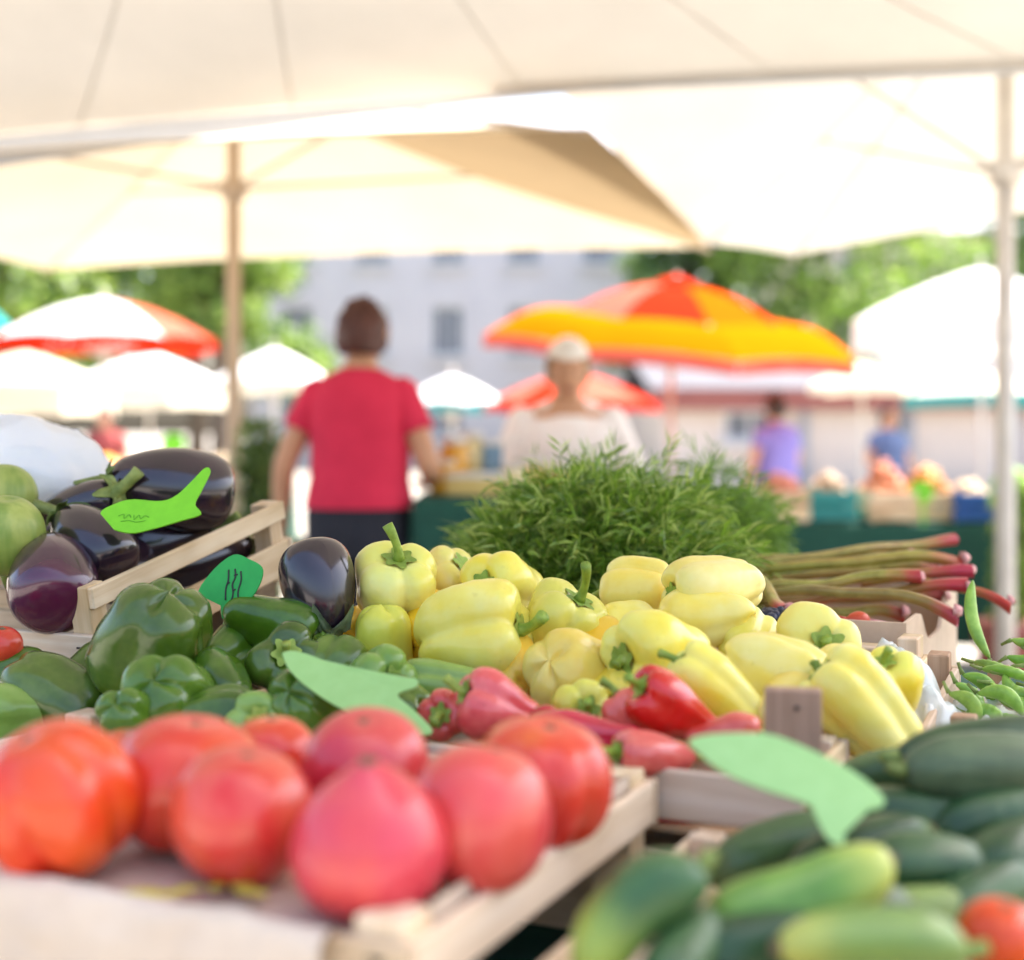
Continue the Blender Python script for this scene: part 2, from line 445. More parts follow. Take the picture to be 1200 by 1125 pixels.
M['hair_w'] = plain('pale_blond_hair', (0.40, 0.26, 0.14), (0.25, 0.15, 0.08), 60, 0.5, 0.8, mapping=(1, 1, 0.2))
M['hair_d'] = plain('dark_hair', (0.05, 0.03, 0.022), (0.025, 0.015, 0.012), 60, 0.5, 0.8, mapping=(1, 1, 0.2))
M['s_red'] = plain('crimson_shirt', (0.68, 0.022, 0.075), (0.58, 0.015, 0.06), 9, 0.85, 0.5, bdist=0.02)
M['s_white'] = plain('white_blouse', (0.94, 0.91, 0.90), (0.92, 0.80, 0.78), 14, 0.85, 0.5, bdist=0.02)
M['s_purple'] = plain('violet_shirt', (0.25, 0.22, 0.58), (0.20, 0.17, 0.48), 9, 0.85, 0.5, bdist=0.02)
M['s_blue'] = plain('slate_blue_shirt', (0.12, 0.18, 0.36), (0.08, 0.12, 0.25), 9, 0.85, 0.5, bdist=0.02)
M['s_maroon'] = plain('maroon_shirt', (0.35, 0.06, 0.05), (0.25, 0.04, 0.04), 9, 0.85, 0.5, bdist=0.02)
M['t_dark'] = plain('dark_navy_trousers', (0.022, 0.024, 0.038), (0.014, 0.015, 0.025), 9, 0.9, 0.5, bdist=0.02)
M['cap'] = plain('white_cap_cotton', (0.85, 0.82, 0.78), None, 20, 0.85, 0.3)
M['eye'] = plain('dark_eye', (0.03, 0.02, 0.02), None, 50, 0.3, 0)
M['lip'] = plain('lip_skin', (0.45, 0.14, 0.12), None, 50, 0.5, 0)
M['bagw'] = None
M['roof_dark'] = plain('dark_kiosk_roof_sheet', (0.085, 0.085, 0.105), (0.06, 0.06, 0.075), 2, 0.85, 0.2)

# ------------------------------------------------------------------ ground
def ground_mat():
    m, t, out = newmat('paving_ground')
    b = t.nodes.new('ShaderNodeBsdfPrincipled')
    tc = t.nodes.new('ShaderNodeTexCoord')
    br = t.nodes.new('ShaderNodeTexBrick')
    br.inputs['Scale'].default_value = 1.0
    br.inputs['Brick Width'].default_value = 0.4; br.inputs['Row Height'].default_value = 0.4
    br.inputs['Mortar Size'].default_value = 0.008
    br.inputs['Color1'].default_value = (0.36, 0.33, 0.28, 1); br.inputs['Color2'].default_value = (0.30, 0.275, 0.24, 1)
    br.inputs['Mortar'].default_value = (0.14, 0.13, 0.12, 1)
    t.links.new(tc.outputs['Object'], br.inputs['Vector'])
    f = noise_tex(t, tc.outputs['Object'], 3, 6)
    col = mixc(t, 0.5, br.outputs['Color'], ramp(t, f, ((0.3, (0.6, 0.6, 0.6)), (0.7, (1, 1, 1)))), 'MULTIPLY')
    t.links.new(col, b.inputs['Base Color'])
    b.inputs['Roughness'].default_value = 0.85
    add_bump(t, br.outputs['Fac'], -0.3, 0.01, b)
    t.links.new(b.outputs[0], out.inputs['Surface'])
    return m
g = mk('ground', [(-150, -60, 0), (150, -60, 0), (150, 220, 0), (-150, 220, 0)], [(0, 1, 2, 3)], ground_mat(), smooth=False)
g['kind'] = 'structure'

# ------------------------------------------------------------------ canopies
def tri_panel(pk, a, b, sag=0.05, scal=0.04, n=10, m=12):
    pk, a, b = Vector(pk), Vector(a), Vector(b)
    V, F = [], []
    for i in range(n + 1):
        s = i / n
        for j in range(m + 1):
            t = j / m
            p = pk.lerp(a.lerp(b, t), s)
            arch = 4 * t * (1 - t)
            p.z += -sag * math.sin(PI * s) + scal * arch * s * s
            inw = (pk - p); inw.z = 0
            p += inw.normalized() * (0.35 * scal * arch * s * s) if inw.length > 1e-4 else Vector()
            p.z += 0.006 * mnoise.noise(Vector((p.x * 3, p.y * 3, i)))
            V.append(p)
    for i in range(n):
        for j in range(m):
            F.append((i * (m + 1) + j, i * (m + 1) + j + 1, (i + 1) * (m + 1) + j + 1, (i + 1) * (m + 1) + j))
    return V, F

def edge_pts(pk, a, b, scal, m):
    out = []
    pk, a, b = Vector(pk), Vector(a), Vector(b)
    for j in range(m + 1):
        t = j / m
        p = a.lerp(b, t); arch = 4 * t * (1 - t)
        p.z += scal * arch
        inw = pk - p; inw.z = 0
        p += inw.normalized() * 0.35 * scal * arch
        out.append(p)
    return out

def valance_geo(pts, h0, h1, wav=0.012):
    V, F = [], []
    for j, p in enumerate(pts):
        t = j / (len(pts) - 1)
        h = max(0.014, h0 * (1 - t / 0.62)) if h1 < 0 else h0 + (h1 - h0) * t
        side = (pts[-1] - pts[0]).cross(Vector((0, 0, 1))).normalized()
        for k in range(4):
            f = k / 3
            V.append(p + Vector((0, 0, -0.003 - h * f)) + side * (wav * f * math.sin(j * 1.3) + 0.012))
    for j in range(len(pts) - 1):
        for k in range(3):
            F.append((j * 4 + k, j * 4 + k + 1, (j + 1) * 4 + k + 1, (j + 1) * 4 + k))
    return V, F

def umbrella(name, label, cat, c, corners, peak_z, mats, pole_r=0.03, scal=0.03, sag=0.05, val=None, hub_z=None, pole_mat=None, group=None, strut=0.55, vent=None, struts=True, tilt=None, base_h=0.1, bands=None, rib_mat=None):
    """c = (x, y) of the pole; corners = world points of the canopy's rim"""
    pole_mat = pole_mat or M['pole']; rib_mat = rib_mat or pole_mat
    root = thing(name, label, cat, (c[0], c[1], 0), group=group)
    o = Vector((c[0], c[1], 0))
    cs = [Vector(p) - o for p in corners]
    ez = sum(p.z for p in cs) / len(cs)
    pk = Vector((0, 0, peak_z))
    hub = hub_z or (ez - 0.15)
    if tilt:
        q = Matrix.Translation((0, 0, hub)) @ tilt.to_matrix().to_4x4() @ Matrix.Translation((0, 0, -hub))
        cs = [q @ p for p in cs]; pk = q @ pk
    n = len(cs)
    for i in range(n):
        a, b = cs[i], cs[(i + 1) % n]
        m = mats[i % len(mats)]
        if bands:                                     # an inner cap and an outer band of other cloth
            am, bm_ = pk.lerp(a, bands[0]), pk.lerp(b, bands[0])
            V, F = tri_panel(pk, am, bm_, sag * 0.5, scal * 0.6, 6, 10)
            mk('canopy_panel', V, F, bands[1][i % len(bands[1])], root)
            V, F = [], []
            N1, N2 = 6, 10
            e1 = edge_pts(pk, am, bm_, scal * 0.6, N2); e2 = edge_pts(pk, a, b, scal, N2)
            for k in range(N1 + 1):
                for j in range(N2 + 1):
                    p = e1[j].lerp(e2[j], k / N1); p.z -= sag * 0.5 * math.sin(PI * k / N1)
                    V.append(p)
            for k in range(N1):
                for j in range(N2):
                    F.append((k * (N2 + 1) + j, k * (N2 + 1) + j + 1, (k + 1) * (N2 + 1) + j + 1, (k + 1) * (N2 + 1) + j))
            mk('canopy_band', V, F, m, root)
        else:
            V, F = tri_panel(pk, a, b, sag, scal)
            mk('canopy_panel', V, F, m, root)
        if val:
            V, F = valance_geo(edge_pts(pk, a, b, scal, 16), val[0], val[0])
            mk('valance', V, F, val[1], root)
        V, F = tube_geo([pk + Vector((0, 0, -0.02)), pk.lerp(a, 0.5) + Vector((0, 0, -0.02 - sag * 0.1)), a + Vector((0, 0, -0.02))], [0.012, 0.011, 0.008], 6)
        mk('rib', V, F, rib_mat, root)
        if struts:
            V, F = tube_geo([Vector((0, 0, hub)) + (a - Vector((0, 0, a.z))).normalized() * 0.03, pk.lerp(a, strut) + Vector((0, 0, -0.03))], [0.011, 0.009], 6)
            mk('strut', V, F, rib_mat, root)
    V, F = tube_geo([(0, 0, 0.0), (0, 0, 0.6), (0, 0, peak_z - 0.01)], [pole_r, pole_r, pole_r * 0.9], 14)
    mk('pole', V, F, pole_mat, root)
    V, F = tube_geo([(0, 0, hub - 0.05), (0, 0, hub - 0.04), (0, 0, hub + 0.03), (0, 0, hub + 0.04)], [pole_r * 1.2, pole_r * 1.75, pole_r * 1.75, pole_r * 1.2], 14)
    mk('hub', V, F, pole_mat, root)
    if vent:
        vz, vr, vm = vent
        V, F = join_geo([tri_panel(pk + Vector((0, 0, vz)), pk.lerp(cs[i], vr) + Vector((0, 0, 0.06)), pk.lerp(cs[(i + 1) % n], vr) + Vector((0, 0, 0.06)), 0.0, 0.01, 4, 5) for i in range(n)])
        mk('vent_cap', V, F, vm, root)
    V, F = tube_geo([pk + Vector((0, 0, 0.0)), pk + Vector((0, 0, 0.05)), pk + Vector((0, 0, 0.09))], [0.018, 0.025, 0.006], 8)
    mk('finial', V, F, pole_mat, root)
    V, F = tube_geo([(0, 0, 0.0), (0, 0, base_h * 0.8), (0, 0, base_h)], [0.26, 0.26, 0.22], 20)
    mk('base', V, F, M['concrete'], root)
    return root

def ring(c, r, z, n, rot=0.0):
    return [(c[0] + r * math.cos(rot + 2 * PI * i / n), c[1] + r * math.sin(rot + 2 * PI * i / n), z) for i in range(n)]

# the stall's own canopy, over the camera and the produce
FL = P(-140, 172, 5.55); FR = P(1460, 82, 4.27)
FL.z = FR.z = 2.30
ed = (FR - FL); back = Vector((ed.y, -ed.x, 0)).normalized() * 3.8
NL, NR = FL + back, FR + back
ctr = (FL + NR) / 2
root = thing('stall_canopy', 'large cream fabric stall canopy with white valance, over the vegetable crates', 'canopy', (ctr.x, ctr.y, 0))
rel = [p - Vector((ctr.x, ctr.y, 0)) for p in (FL, FR, NR, NL)]
pk = Vector((0, 0, 3.15))
for i in range(4):
    a, b = rel[i], rel[(i + 1) % 4]
    V, F = tri_panel(pk, a, b, 0.10, 0.05, 16, 20)
    mk('canopy_panel', V, F, M['canopy'], root)
    V, F = valance_geo(edge_pts(pk, a, b, 0.05, 40), 0.15 if i == 0 else 0.12, -1 if i == 0 else 0.12, 0.006)
    mk('valance', V, F, M['valance'], root)
    V, F = tube_geo([pk + Vector((0, 0, -0.03)), pk.lerp(a, 0.5) + Vector((0, 0, -0.05)), a + Vector((0, 0, -0.03))], [0.016] * 3, 8)
    mk('hip_rail', V, F, M['pole_m'], root)
    for t in (0.18, 0.36, 0.54, 0.72, 0.88):
        pts = []
        for k in range(11):
            s_ = 0.1 + 0.9 * k / 10
            q = pk.lerp(a.lerp(b, t), s_)
            q.z += -0.10 * math.sin(PI * s_) + 0.05 * 4 * t * (1 - t) * s_ * s_ - 0.004
            pts.append(q)
        V, F = tube_geo(pts, [0.003] * 11, 6, flat=0.4)
        mk('seam', V, F, M['canopy'], root)
    V, F = tube_geo([a + Vector((0, 0, -0.01)), Vector((a.x, a.y, 1.2)), Vector((a.x, a.y, 0))], [0.022] * 3, 10)
    mk('post', V, F, M['pole_m'], root)

# the ivory umbrella behind the person in red, one side panel coloured tan to stand for shade
c2fr, c2nr = P(832, 292, 7.46), P(690, 150, 4.48)
ev = (c2fr - c2nr); ev.z = 0; evn = ev.normalized(); wv = Vector((-evn.y, evn.x, 0)) * 4.0
Z2 = 2.15
FRc = Vector((c2fr.x, c2fr.y, Z2)); NRc = Vector((c2nr.x, c2nr.y, Z2)); FLc = FRc + wv; NLc = NRc + wv
cc = (FRc + NLc) / 2
umbrella('market_umbrella', 'square ivory market umbrella with one panel tinted tan as if shaded, behind the stall with the aubergines', 'umbrella', (cc.x, cc.y), [FRc, FLc, NLc, NRc], 2.80, [M['canopy_y'], M['canopy_y'], M['canopy_y'], M['canopy_shade']], 0.036, 0.03, 0.06, hub_z=2.30, strut=0.5)

# the white umbrella on the right
c3 = P(1178, 185, 5.3)
cor3 = [Vector(p) for p in ((1.48, 7.4, 2.10), (1.0, 7.29, 2.15), (0.0, 4.85, 2.52), (2.7, 4.15, 2.55), (3.9, 6.0, 2.42))]
umbrella('market_umbrella', 'square white market umbrella with pale pole and fanned struts, behind the rhubarb', 'umbrella', (c3.x, c3.y), cor3, 3.0, [M['canopy_w']], 0.036, 0.008, 0.07, hub_z=2.16, pole_mat=M['pole_m'], strut=0.55)

# parasols of the market farther off
def far_umb(label, px, d, half_px, edge_py, peak_py, n, mats, rot=0.0, **k):
    x = (px - 600) / FPX * d
    r = half_px / FPX * d
    return umbrella('parasol', label, 'umbrella', (x, d), ring((x, d), r, CZ + (HOR - edge_py) / FPX * d, n, rot), CZ + (HOR - peak_py) / FPX * d, mats, 0.025, **k)

far_umb('orange and red parasol with a yellow rim, tipped towards the red roofed kiosk', 786, 11, 222, 404, 334, 8, [M['f_yellow']], 0.2, scal=0.03, sag=-0.16, val=(0.10, M['f_pink']), bands=(0.58, [M['f_red'], M['f_red'], M['f_red'], M['f_red'], M['f_pink'], M['f_red'], M['f_orange'], M['f_red']]), tilt=Euler((R(7), R(4), 0)), vent=(0.08, 0.13, M['f_red']), pole_mat=M['pole_m'])
far_umb('small red and salmon parasol beyond the person in the white blouse', 671, 14, 102, 474, 432, 8, [M['f_pink'], M['f_red']], 0.1, sag=-0.03, val=(0.08, M['f_red']), pole_mat=M['pole_m'])
far_umb('white parasol with a teal rim beyond the person in red', 530, 15, 66, 474, 440, 8, [M['f_white']], 0.3, sag=-0.03, val=(0.09, M['f_teal']), pole_mat=M['pole_m'])
far_umb('white and salmon parasol with an orange valance in front of the trees', 122, 14, 130, 400, 350, 8, [M['f_white'], M['f_pink'], M['f_white']], 0.0, sag=-0.07, val=(0.11, M['f_red']), pole_mat=M['pole_m'])
far_umb('teal parasol partly hidden by the white and salmon one', -42, 15, 60, 388, 340, 8, [M['f_teal']], 0.0, sag=-0.05, pole_mat=M['pole_m'])
far_umb('low white parasol between the pale pole and the person in red', 322, 17, 78, 448, 408, 4, [M['f_white']], 0.6, sag=-0.03, val=(0.13, M['f_cream']), pole_mat=M['pole_m'])
far_umb('wide low white parasol over the orange fruit stall', 175, 18, 95, 452, 412, 4, [M['f_white']], 0.5, sag=-0.03, val=(0.3, M['f_cream']), pole_mat=M['pole_m'])
far_umb('low cream parasol under the white and salmon one', 30, 16, 110, 452, 412, 4, [M['f_cream']], 0.7, sag=-0.03, val=(0.35, M['f_cream']), pole_mat=M['pole_m'])
far_umb('big white parasol with a deep valance beside the orange and red one', 1150, 12, 172, 380, 314, 4, [M['f_white']], 0.35, sag=-0.04, val=(0.26, M['f_white']), pole_mat=M['pole_m'])
far_umb('cream parasol with a teal rim under the big white one', 1150, 17, 115, 464, 436, 4, [M['f_cream']], 0.6, sag=-0.03, val=(0.13, M['f_teal']), pole_mat=M['roof_dark'])
far_umb('cream parasol in front of the grey kiosk roof', 1010, 20, 72, 452, 424, 4, [M['f_cream']], 0.4, sag=-0.03, val=(0.12, M['f_cream']), pole_mat=M['pole_m'])

# ------------------------------------------------------------------ buildings
M['wall_blue'] = plain('pale_blue_grey_render', (0.62, 0.59, 0.60), (0.56, 0.53, 0.55), 1.2, 0.9, 0.2)
M['wall_cream'] = plain('cream_render', (0.66, 0.57, 0.50), (0.60, 0.51, 0.45), 1.2, 0.9, 0.2)
M['roof_grey'] = plain('grey_roof_sheet', (0.34, 0.35, 0.39), (0.28, 0.29, 0.33), 2, 0.7, 0.2)
M['fascia'] = plain('brick_red_fascia', (0.30, 0.10, 0.08), (0.22, 0.07, 0.06), 4, 0.8, 0.2)
M['glass'] = plain('dark_window_glass', (0.20, 0.21, 0.24), (0.15, 0.16, 0.19), 1, 0.1, 0)
M['frame'] = plain('white_window_frame', (0.70, 0.70, 0.72), None, 5, 0.6, 0)

def facade(root, x0, x1, z0, z1, y, wins, mat, depth=0.18):
    """front wall with real openings; wins = (xa, xb, za, zb)"""
    xs = sorted({x0, x1, *[a for w_ in wins for a in w_[:2]]}); zs = sorted({z0, z1, *[a for w_ in wins for a in w_[2:]]})
    V, F = [], []
    def quad(*p):
        o = len(V); V.extend(p); F.append((o, o + 1, o + 2, o + 3))
    for i in range(len(xs) - 1):
        for j in range(len(zs) - 1):
            xa, xb, za, zb = xs[i], xs[i + 1], zs[j], zs[j + 1]
            cx, cz = (xa + xb) / 2, (za + zb) / 2
            if any(w_[0] < cx < w_[1] and w_[2] < cz < w_[3] for w_ in wins):
                continue
            quad((xa, y, za), (xb, y, za), (xb, y, zb), (xa, y, zb))
    for xa, xb, za, zb in wins:
        quad((xa, y, za), (xa, y + depth, za), (xa, y + depth, zb), (xa, y, zb))
        quad((xb, y, za), (xb, y, zb), (xb, y + depth, zb), (xb, y + depth, za))
        quad((xa, y, zb), (xa, y + depth, zb), (xb, y + depth, zb), (xb, y, zb))
        quad((xa, y, za), (xb, y, za), (xb, y + depth, za), (xa, y + depth, za))
    yb = y + 8
    quad((x0, y, z0), (x0, y, z1), (x0, yb, z1), (x0, yb, z0))
    quad((x1, y, z0), (x1, yb, z0), (x1, yb, z1), (x1, y, z1))
    quad((x0, y, z1), (x1, y, z1), (x1, yb, z1), (x0, yb, z1))
    quad((x1, yb, z0), (x0, yb, z0), (x0, yb, z1), (x1, yb, z1))
    mk('wall', V, F, mat, root, smooth=False)
    for xa, xb, za, zb in wins:
        wo_ = mk('window', [(xa, y + depth * 0.8, za), (xb, y + depth * 0.8, za), (xb, y + depth * 0.8, zb), (xa, y + depth * 0.8, zb)], [(0, 1, 2, 3)], M['glass'], root, smooth=False)
        fw = 0.09
        yy = y + depth * 0.55
        parts = []
        for s, l in (((xb - xa, 0.06, fw), ((xa + xb) / 2, yy, za + fw / 2)), ((xb - xa, 0.06, fw), ((xa + xb) / 2, yy, zb - fw / 2)), ((fw, 0.056, zb - za), (xa + fw / 2, yy, (za + zb) / 2)), ((fw, 0.056, zb - za), (xb - fw / 2, yy, (za + zb) / 2)), ((fw * 0.7, 0.05, zb - za), ((xa + xb) / 2, yy, (za + zb) / 2))):
            parts.append((s, l))
        for s, l in parts:
            box('frame_bar', s, l, M['frame'], wo_, bev=0)
        box('sill', (xb - xa + 0.2, 0.22, 0.08), ((xa + xb) / 2, y - 0.06, za - 0.045), M['frame'], wo_, bev=0)

b1 = thing('town_house', 'pale blue-grey rendered town house with dark windows, behind the person in red', 'building', (0, 0, 0))
wins = []
for i in range(5):
    for j, zz in enumerate((0.9, 3.2, 5.8)):
        xx = -6.6 + i * 2.15
        wins.append((xx, xx + 0.95, zz, zz + 1.45))
facade(b1, -7.4, 3.8, 0, 9.0, 40, wins, M['wall_blue'])
V = [(-7.7, 39.6, 9.0), (4.1, 39.6, 9.0), (4.1, 48.4, 9.0), (-7.7, 48.4, 9.0), (-5, 44, 11.3), (1.5, 44, 11.3)]
mk('roof', V, [(0, 1, 5, 4), (1, 2, 5), (2, 3, 4, 5), (3, 0, 4)], M['roof_grey'], b1, smooth=False)

b2 = thing('market_kiosk', 'long low kiosk with grey sheet roof, brick red fascia and cream shutters', 'building', (0, 0, 0))
kx0, kx1 = 3.0, 14.5
facade(b2, kx0, kx1, 0, 1.72, 28, [(4.2, 5.3, 0.9, 1.55), (7.4, 7.9, 0.1, 1.6), (9.6, 10.1, 0.1, 1.6)], M['wall_cream'], 0.12)
box('fascia', (kx1 - kx0 + 0.5, 0.12, 0.42), ((kx0 + kx1) / 2, 27.7, 1.74), M['fascia'], b2, bev=0)
mk('roof', [(kx0 - 0.3, 27.62, 1.96), (kx1 + 0.3, 27.62, 1.96), (kx1 + 0.3, 32, 2.75), (kx0 - 0.3, 32, 2.75), (kx0 - 0.3, 36.2, 1.96), (kx1 + 0.3, 36.2, 1.96)], [(0, 1, 2, 3), (3, 2, 5, 4)], M['roof_dark'], b2, smooth=False)
for k in range(5):
    x = 4.6 + k * 2.1
    box('door_post', (0.16, 0.1, 1.72), (x + 1.2, 27.93, 0.86), M['fascia'] if k == 3 else M['roof_grey'], b2, bev=0)

b3 = thing('town_house', 'grey house with small windows seen between the tree and the big white parasol', 'building', (0, 0, 0))
facade(b3, 9.5, 20, 0, 7.4, 45, [(10.4 + i * 2.1, 11.3 + i * 2.1, z, z + 1.3) for i in range(4) for z in (3.3, 5.4)], M['wall_cream'])
mk('roof', [(9.2, 44.6, 7.4), (20.3, 44.6, 7.4), (20.3, 53.4, 7.4), (9.2, 53.4, 7.4), (11, 49, 9.3), (18, 49, 9.3)], [(0, 1, 5, 4), (1, 2, 5), (2, 3, 4, 5), (3, 0, 4)], M['roof_grey'], b3, smooth=False)

# ------------------------------------------------------------------ trees
M['leaf'] = leafmat('tree_leaf', (0.19, 0.30, 0.05), (0.09, 0.17, 0.025), 0.5, 0.5, (0.32, 0.42, 0.09))
M['leaf_d'] = leafmat('dark_tree_leaf', (0.13, 0.22, 0.05), (0.06, 0.12, 0.025), 0.45, 0.5)
M['bark'] = plain('tree_bark', (0.16, 0.12, 0.09), (0.08, 0.06, 0.045), 12, 0.95, 0.8, mapping=(1, 1, 0.2))

def leaf_cloud(rng, lobes, n, size):
    """lobes: (centre, radii); leaves as bent quads, denser near each lobe's skin"""
    V = np.zeros((n * 4, 3)); F = []
    pick = rng.integers(0, len(lobes), n)
    for i in range(n):
        c, r = lobes[pick[i]]
        d = rng.normal(size=3); d /= np.linalg.norm(d)
        rr = rng.random() ** 0.4 * (0.85 + 0.3 * rng.random())
        p = np.array(c) + d * np.array(r) * rr
        a = rng.normal(size=3); a /= np.linalg.norm(a)
        b = np.cross(a, d + 0.4 * rng.normal(size=3)); b /= np.linalg.norm(b) + 1e-9
        s = size * (0.6 + 0.8 * rng.random())
        V[i * 4:i * 4 + 4] = [p - a * s, p - b * s * 0.5, p + a * s, p + b * s * 0.5]
        F.append((i * 4, i * 4 + 1, i * 4 + 2, i * 4 + 3))
    return V, F

def tree(label, x, y, h, crown_r, seed, mat, n=5200, size=0.16):
    rng = np.random.default_rng(seed)
    root = thing('tree', label, 'tree', (x, y, 0), group='trees behind the market')
    pts = [Vector((0, 0, 0)), Vector((0.05, 0, h * 0.25)), Vector((-0.05, 0.05, h * 0.5)), Vector((0.05, 0, h * 0.82))]
    geo = [tube_geo(pts, [0.24, 0.19, 0.14, 0.05], 10)]
    lobes = []
    for k in range(11):
        a = k * 2.4 + rng.random(); z = h * (0.36 + 0.055 * k)
        rr = crown_r * (0.35 + 0.4 * rng.random()) * (1.15 - 0.05 * k)
        e = Vector((rr * math.cos(a), rr * math.sin(a), z))
        geo.append(tube_geo([Vector((0, 0, z - h * 0.14)), Vector((e.x * 0.5, e.y * 0.5, z - h * 0.04)), e], [0.09, 0.06, 0.02], 6))
        s = crown_r * (0.34 + 0.22 * rng.random())
        lobes.append(((e.x, e.y, e.z), (s, s, s * 0.75)))
    lobes.append(((0, 0, h * 0.86), (crown_r * 0.42, crown_r * 0.42, crown_r * 0.35)))
    V, F = join_geo(geo)
    mk('trunk', V, F, M['bark'], root)
    V, F = leaf_cloud(rng, lobes, n, size)
    mk('crown', V, F, mat, root, smooth=False)
    return root
tree('broad bright green tree behind the white and salmon parasol', -10.8, 30, 8.2, 3.6, 3, M['leaf'])
tree('dark green tree left of the blue-grey town house', -7.4, 33, 8.0, 3.0, 5, M['leaf_d'])
tree('bright green tree in front of the corner of the blue-grey town house', -5.6, 27, 6.8, 1.7, 8, M['leaf'], 4200)
tree('dark green tree behind the teal parasol', -13.4, 34, 9.0, 3.4, 11, M['leaf_d'])
tree('sunlit green tree above the grey kiosk roof', 8.0, 36, 8.6, 3.6, 7, M['leaf'], 6000)
tree('dark green tree behind the orange and red parasol', 4.6, 37, 8.0, 2.2, 14, M['leaf_d'])
tree('green tree right of the grey house behind the big white parasol', 15.5, 40, 9.0, 3.0, 16, M['leaf_d'])

# ------------------------------------------------------------------ people
def skin_geo(J, E, rootk, sub=2):
    keys = list(J)
    idx = {k: i for i, k in enumerate(keys)}
    me = bpy.data.meshes.new('skeleton')
    me.from_pydata([J[k][0] for k in keys], [(idx[a], idx[b]) for a, b in E], [])
    o = bpy.data.objects.new('skeleton', me)
    COL.objects.link(o)
    md = o.modifiers.new('skin', 'SKIN'); md.use_smooth_shade = True
    if not me.skin_vertices:
        bpy.context.view_layer.objects.active = o
        o.select_set(True)
    sv = me.skin_vertices[0].data
    for k in keys:
        r = J[k][1]
        sv[idx[k]].radius = r if isinstance(r, tuple) else (r, r)
        sv[idx[k]].use_root = (k == rootk)
    ss = o.modifiers.new('sub', 'SUBSURF'); ss.levels = sub; ss.render_levels = sub
    dg = bpy.context.evaluated_depsgraph_get()
    dg.update()
    ev = o.evaluated_get(dg)
    m2 = ev.to_mesh()
    V = [v.co.copy() for v in m2.vertices]; F = [tuple(p.vertices) for p in m2.polygons]
    ev.to_mesh_clear()
    bpy.data.objects.remove(o); bpy.data.meshes.remove(me)
    return V, F

def head_geo():
    """head about 0.23 tall, facing +Y, centred at the origin, with brow, nose, mouth, chin and ears"""
    V, F = [], []
    n, m = 28, 22
    for i in range(m + 1):
        ph = PI * i / m
        for k in range(n):
            a = 2 * PI * k / n
            x, y, z = math.sin(ph) * math.cos(a), math.sin(ph) * math.sin(a), math.cos(ph)
            X, Y, Z = 0.075 * x, 0.094 * y, 0.115 * z
            if z < -0.2:
                t = min(1, (-z - 0.2) / 0.8)
                X *= 1 - 0.22 * t
                Y = Y * (1 - 0.25 * t) + 0.018 * t
            if y > 0.5:
                f = (y - 0.5) / 0.5
                g_ = lambda cx, cz, sx, sz: math.exp(-((X - cx) / sx) ** 2 - ((Z - cz) / sz) ** 2)
                Y += 0.022 * g_(0, -0.018, 0.012, 0.02) + 0.010 * g_(0, 0.012, 0.009, 0.02)
                Y -= 0.010 * (g_(0.031, 0.008, 0.015, 0.011) + g_(-0.031, 0.008, 0.015, 0.011)) * f
                Y += 0.007 * g_(0, -0.056, 0.022, 0.008) + 0.008 * g_(0, -0.095, 0.02, 0.014)
            V.append(Vector((X, Y, Z)))
    for i in range(m):
        for k in range(n):
            k2 = (k + 1) % n
            F.append((i * n + k, (i + 1) * n + k, (i + 1) * n + k2, i * n + k2))
    parts = [(V, F)]
    for s in (-1, 1):
        E, G = tube_geo([Vector((s * 0.070, -0.008, -0.03)), Vector((s * 0.079, -0.012, 0.0)), Vector((s * 0.080, -0.014, 0.022)), Vector((s * 0.073, -0.01, 0.034))], [0.008, 0.013, 0.014, 0.006], 8, flat=0.5)
        parts.append((E, G))
    return join_geo(parts)

def loft(rings, n=28):
    V, F = [], []
    for (cx, cy, cz, rx, ry) in rings:
        for k in range(n):
            a = 2 * PI * k / n
            wv_ = 1 + 0.05 * mnoise.noise(Vector((3 * math.cos(a) + cx, 3 * math.sin(a), cz * 11))) + 0.02 * mnoise.noise(Vector((7 * math.cos(a), 7 * math.sin(a), cz * 5)))
            V.append(Vector((cx + rx * wv_ * math.copysign(abs(math.cos(a)) ** 0.85, math.cos(a)), cy + ry * wv_ * math.copysign(abs(math.sin(a)) ** 0.85, math.sin(a)), cz)))
    for i in range(len(rings) - 1):
        for k in range(n):
            k2 = (k + 1) % n
            F.append((i * n + k, i * n + k2, (i + 1) * n + k2, (i + 1) * n + k))
    return V, F

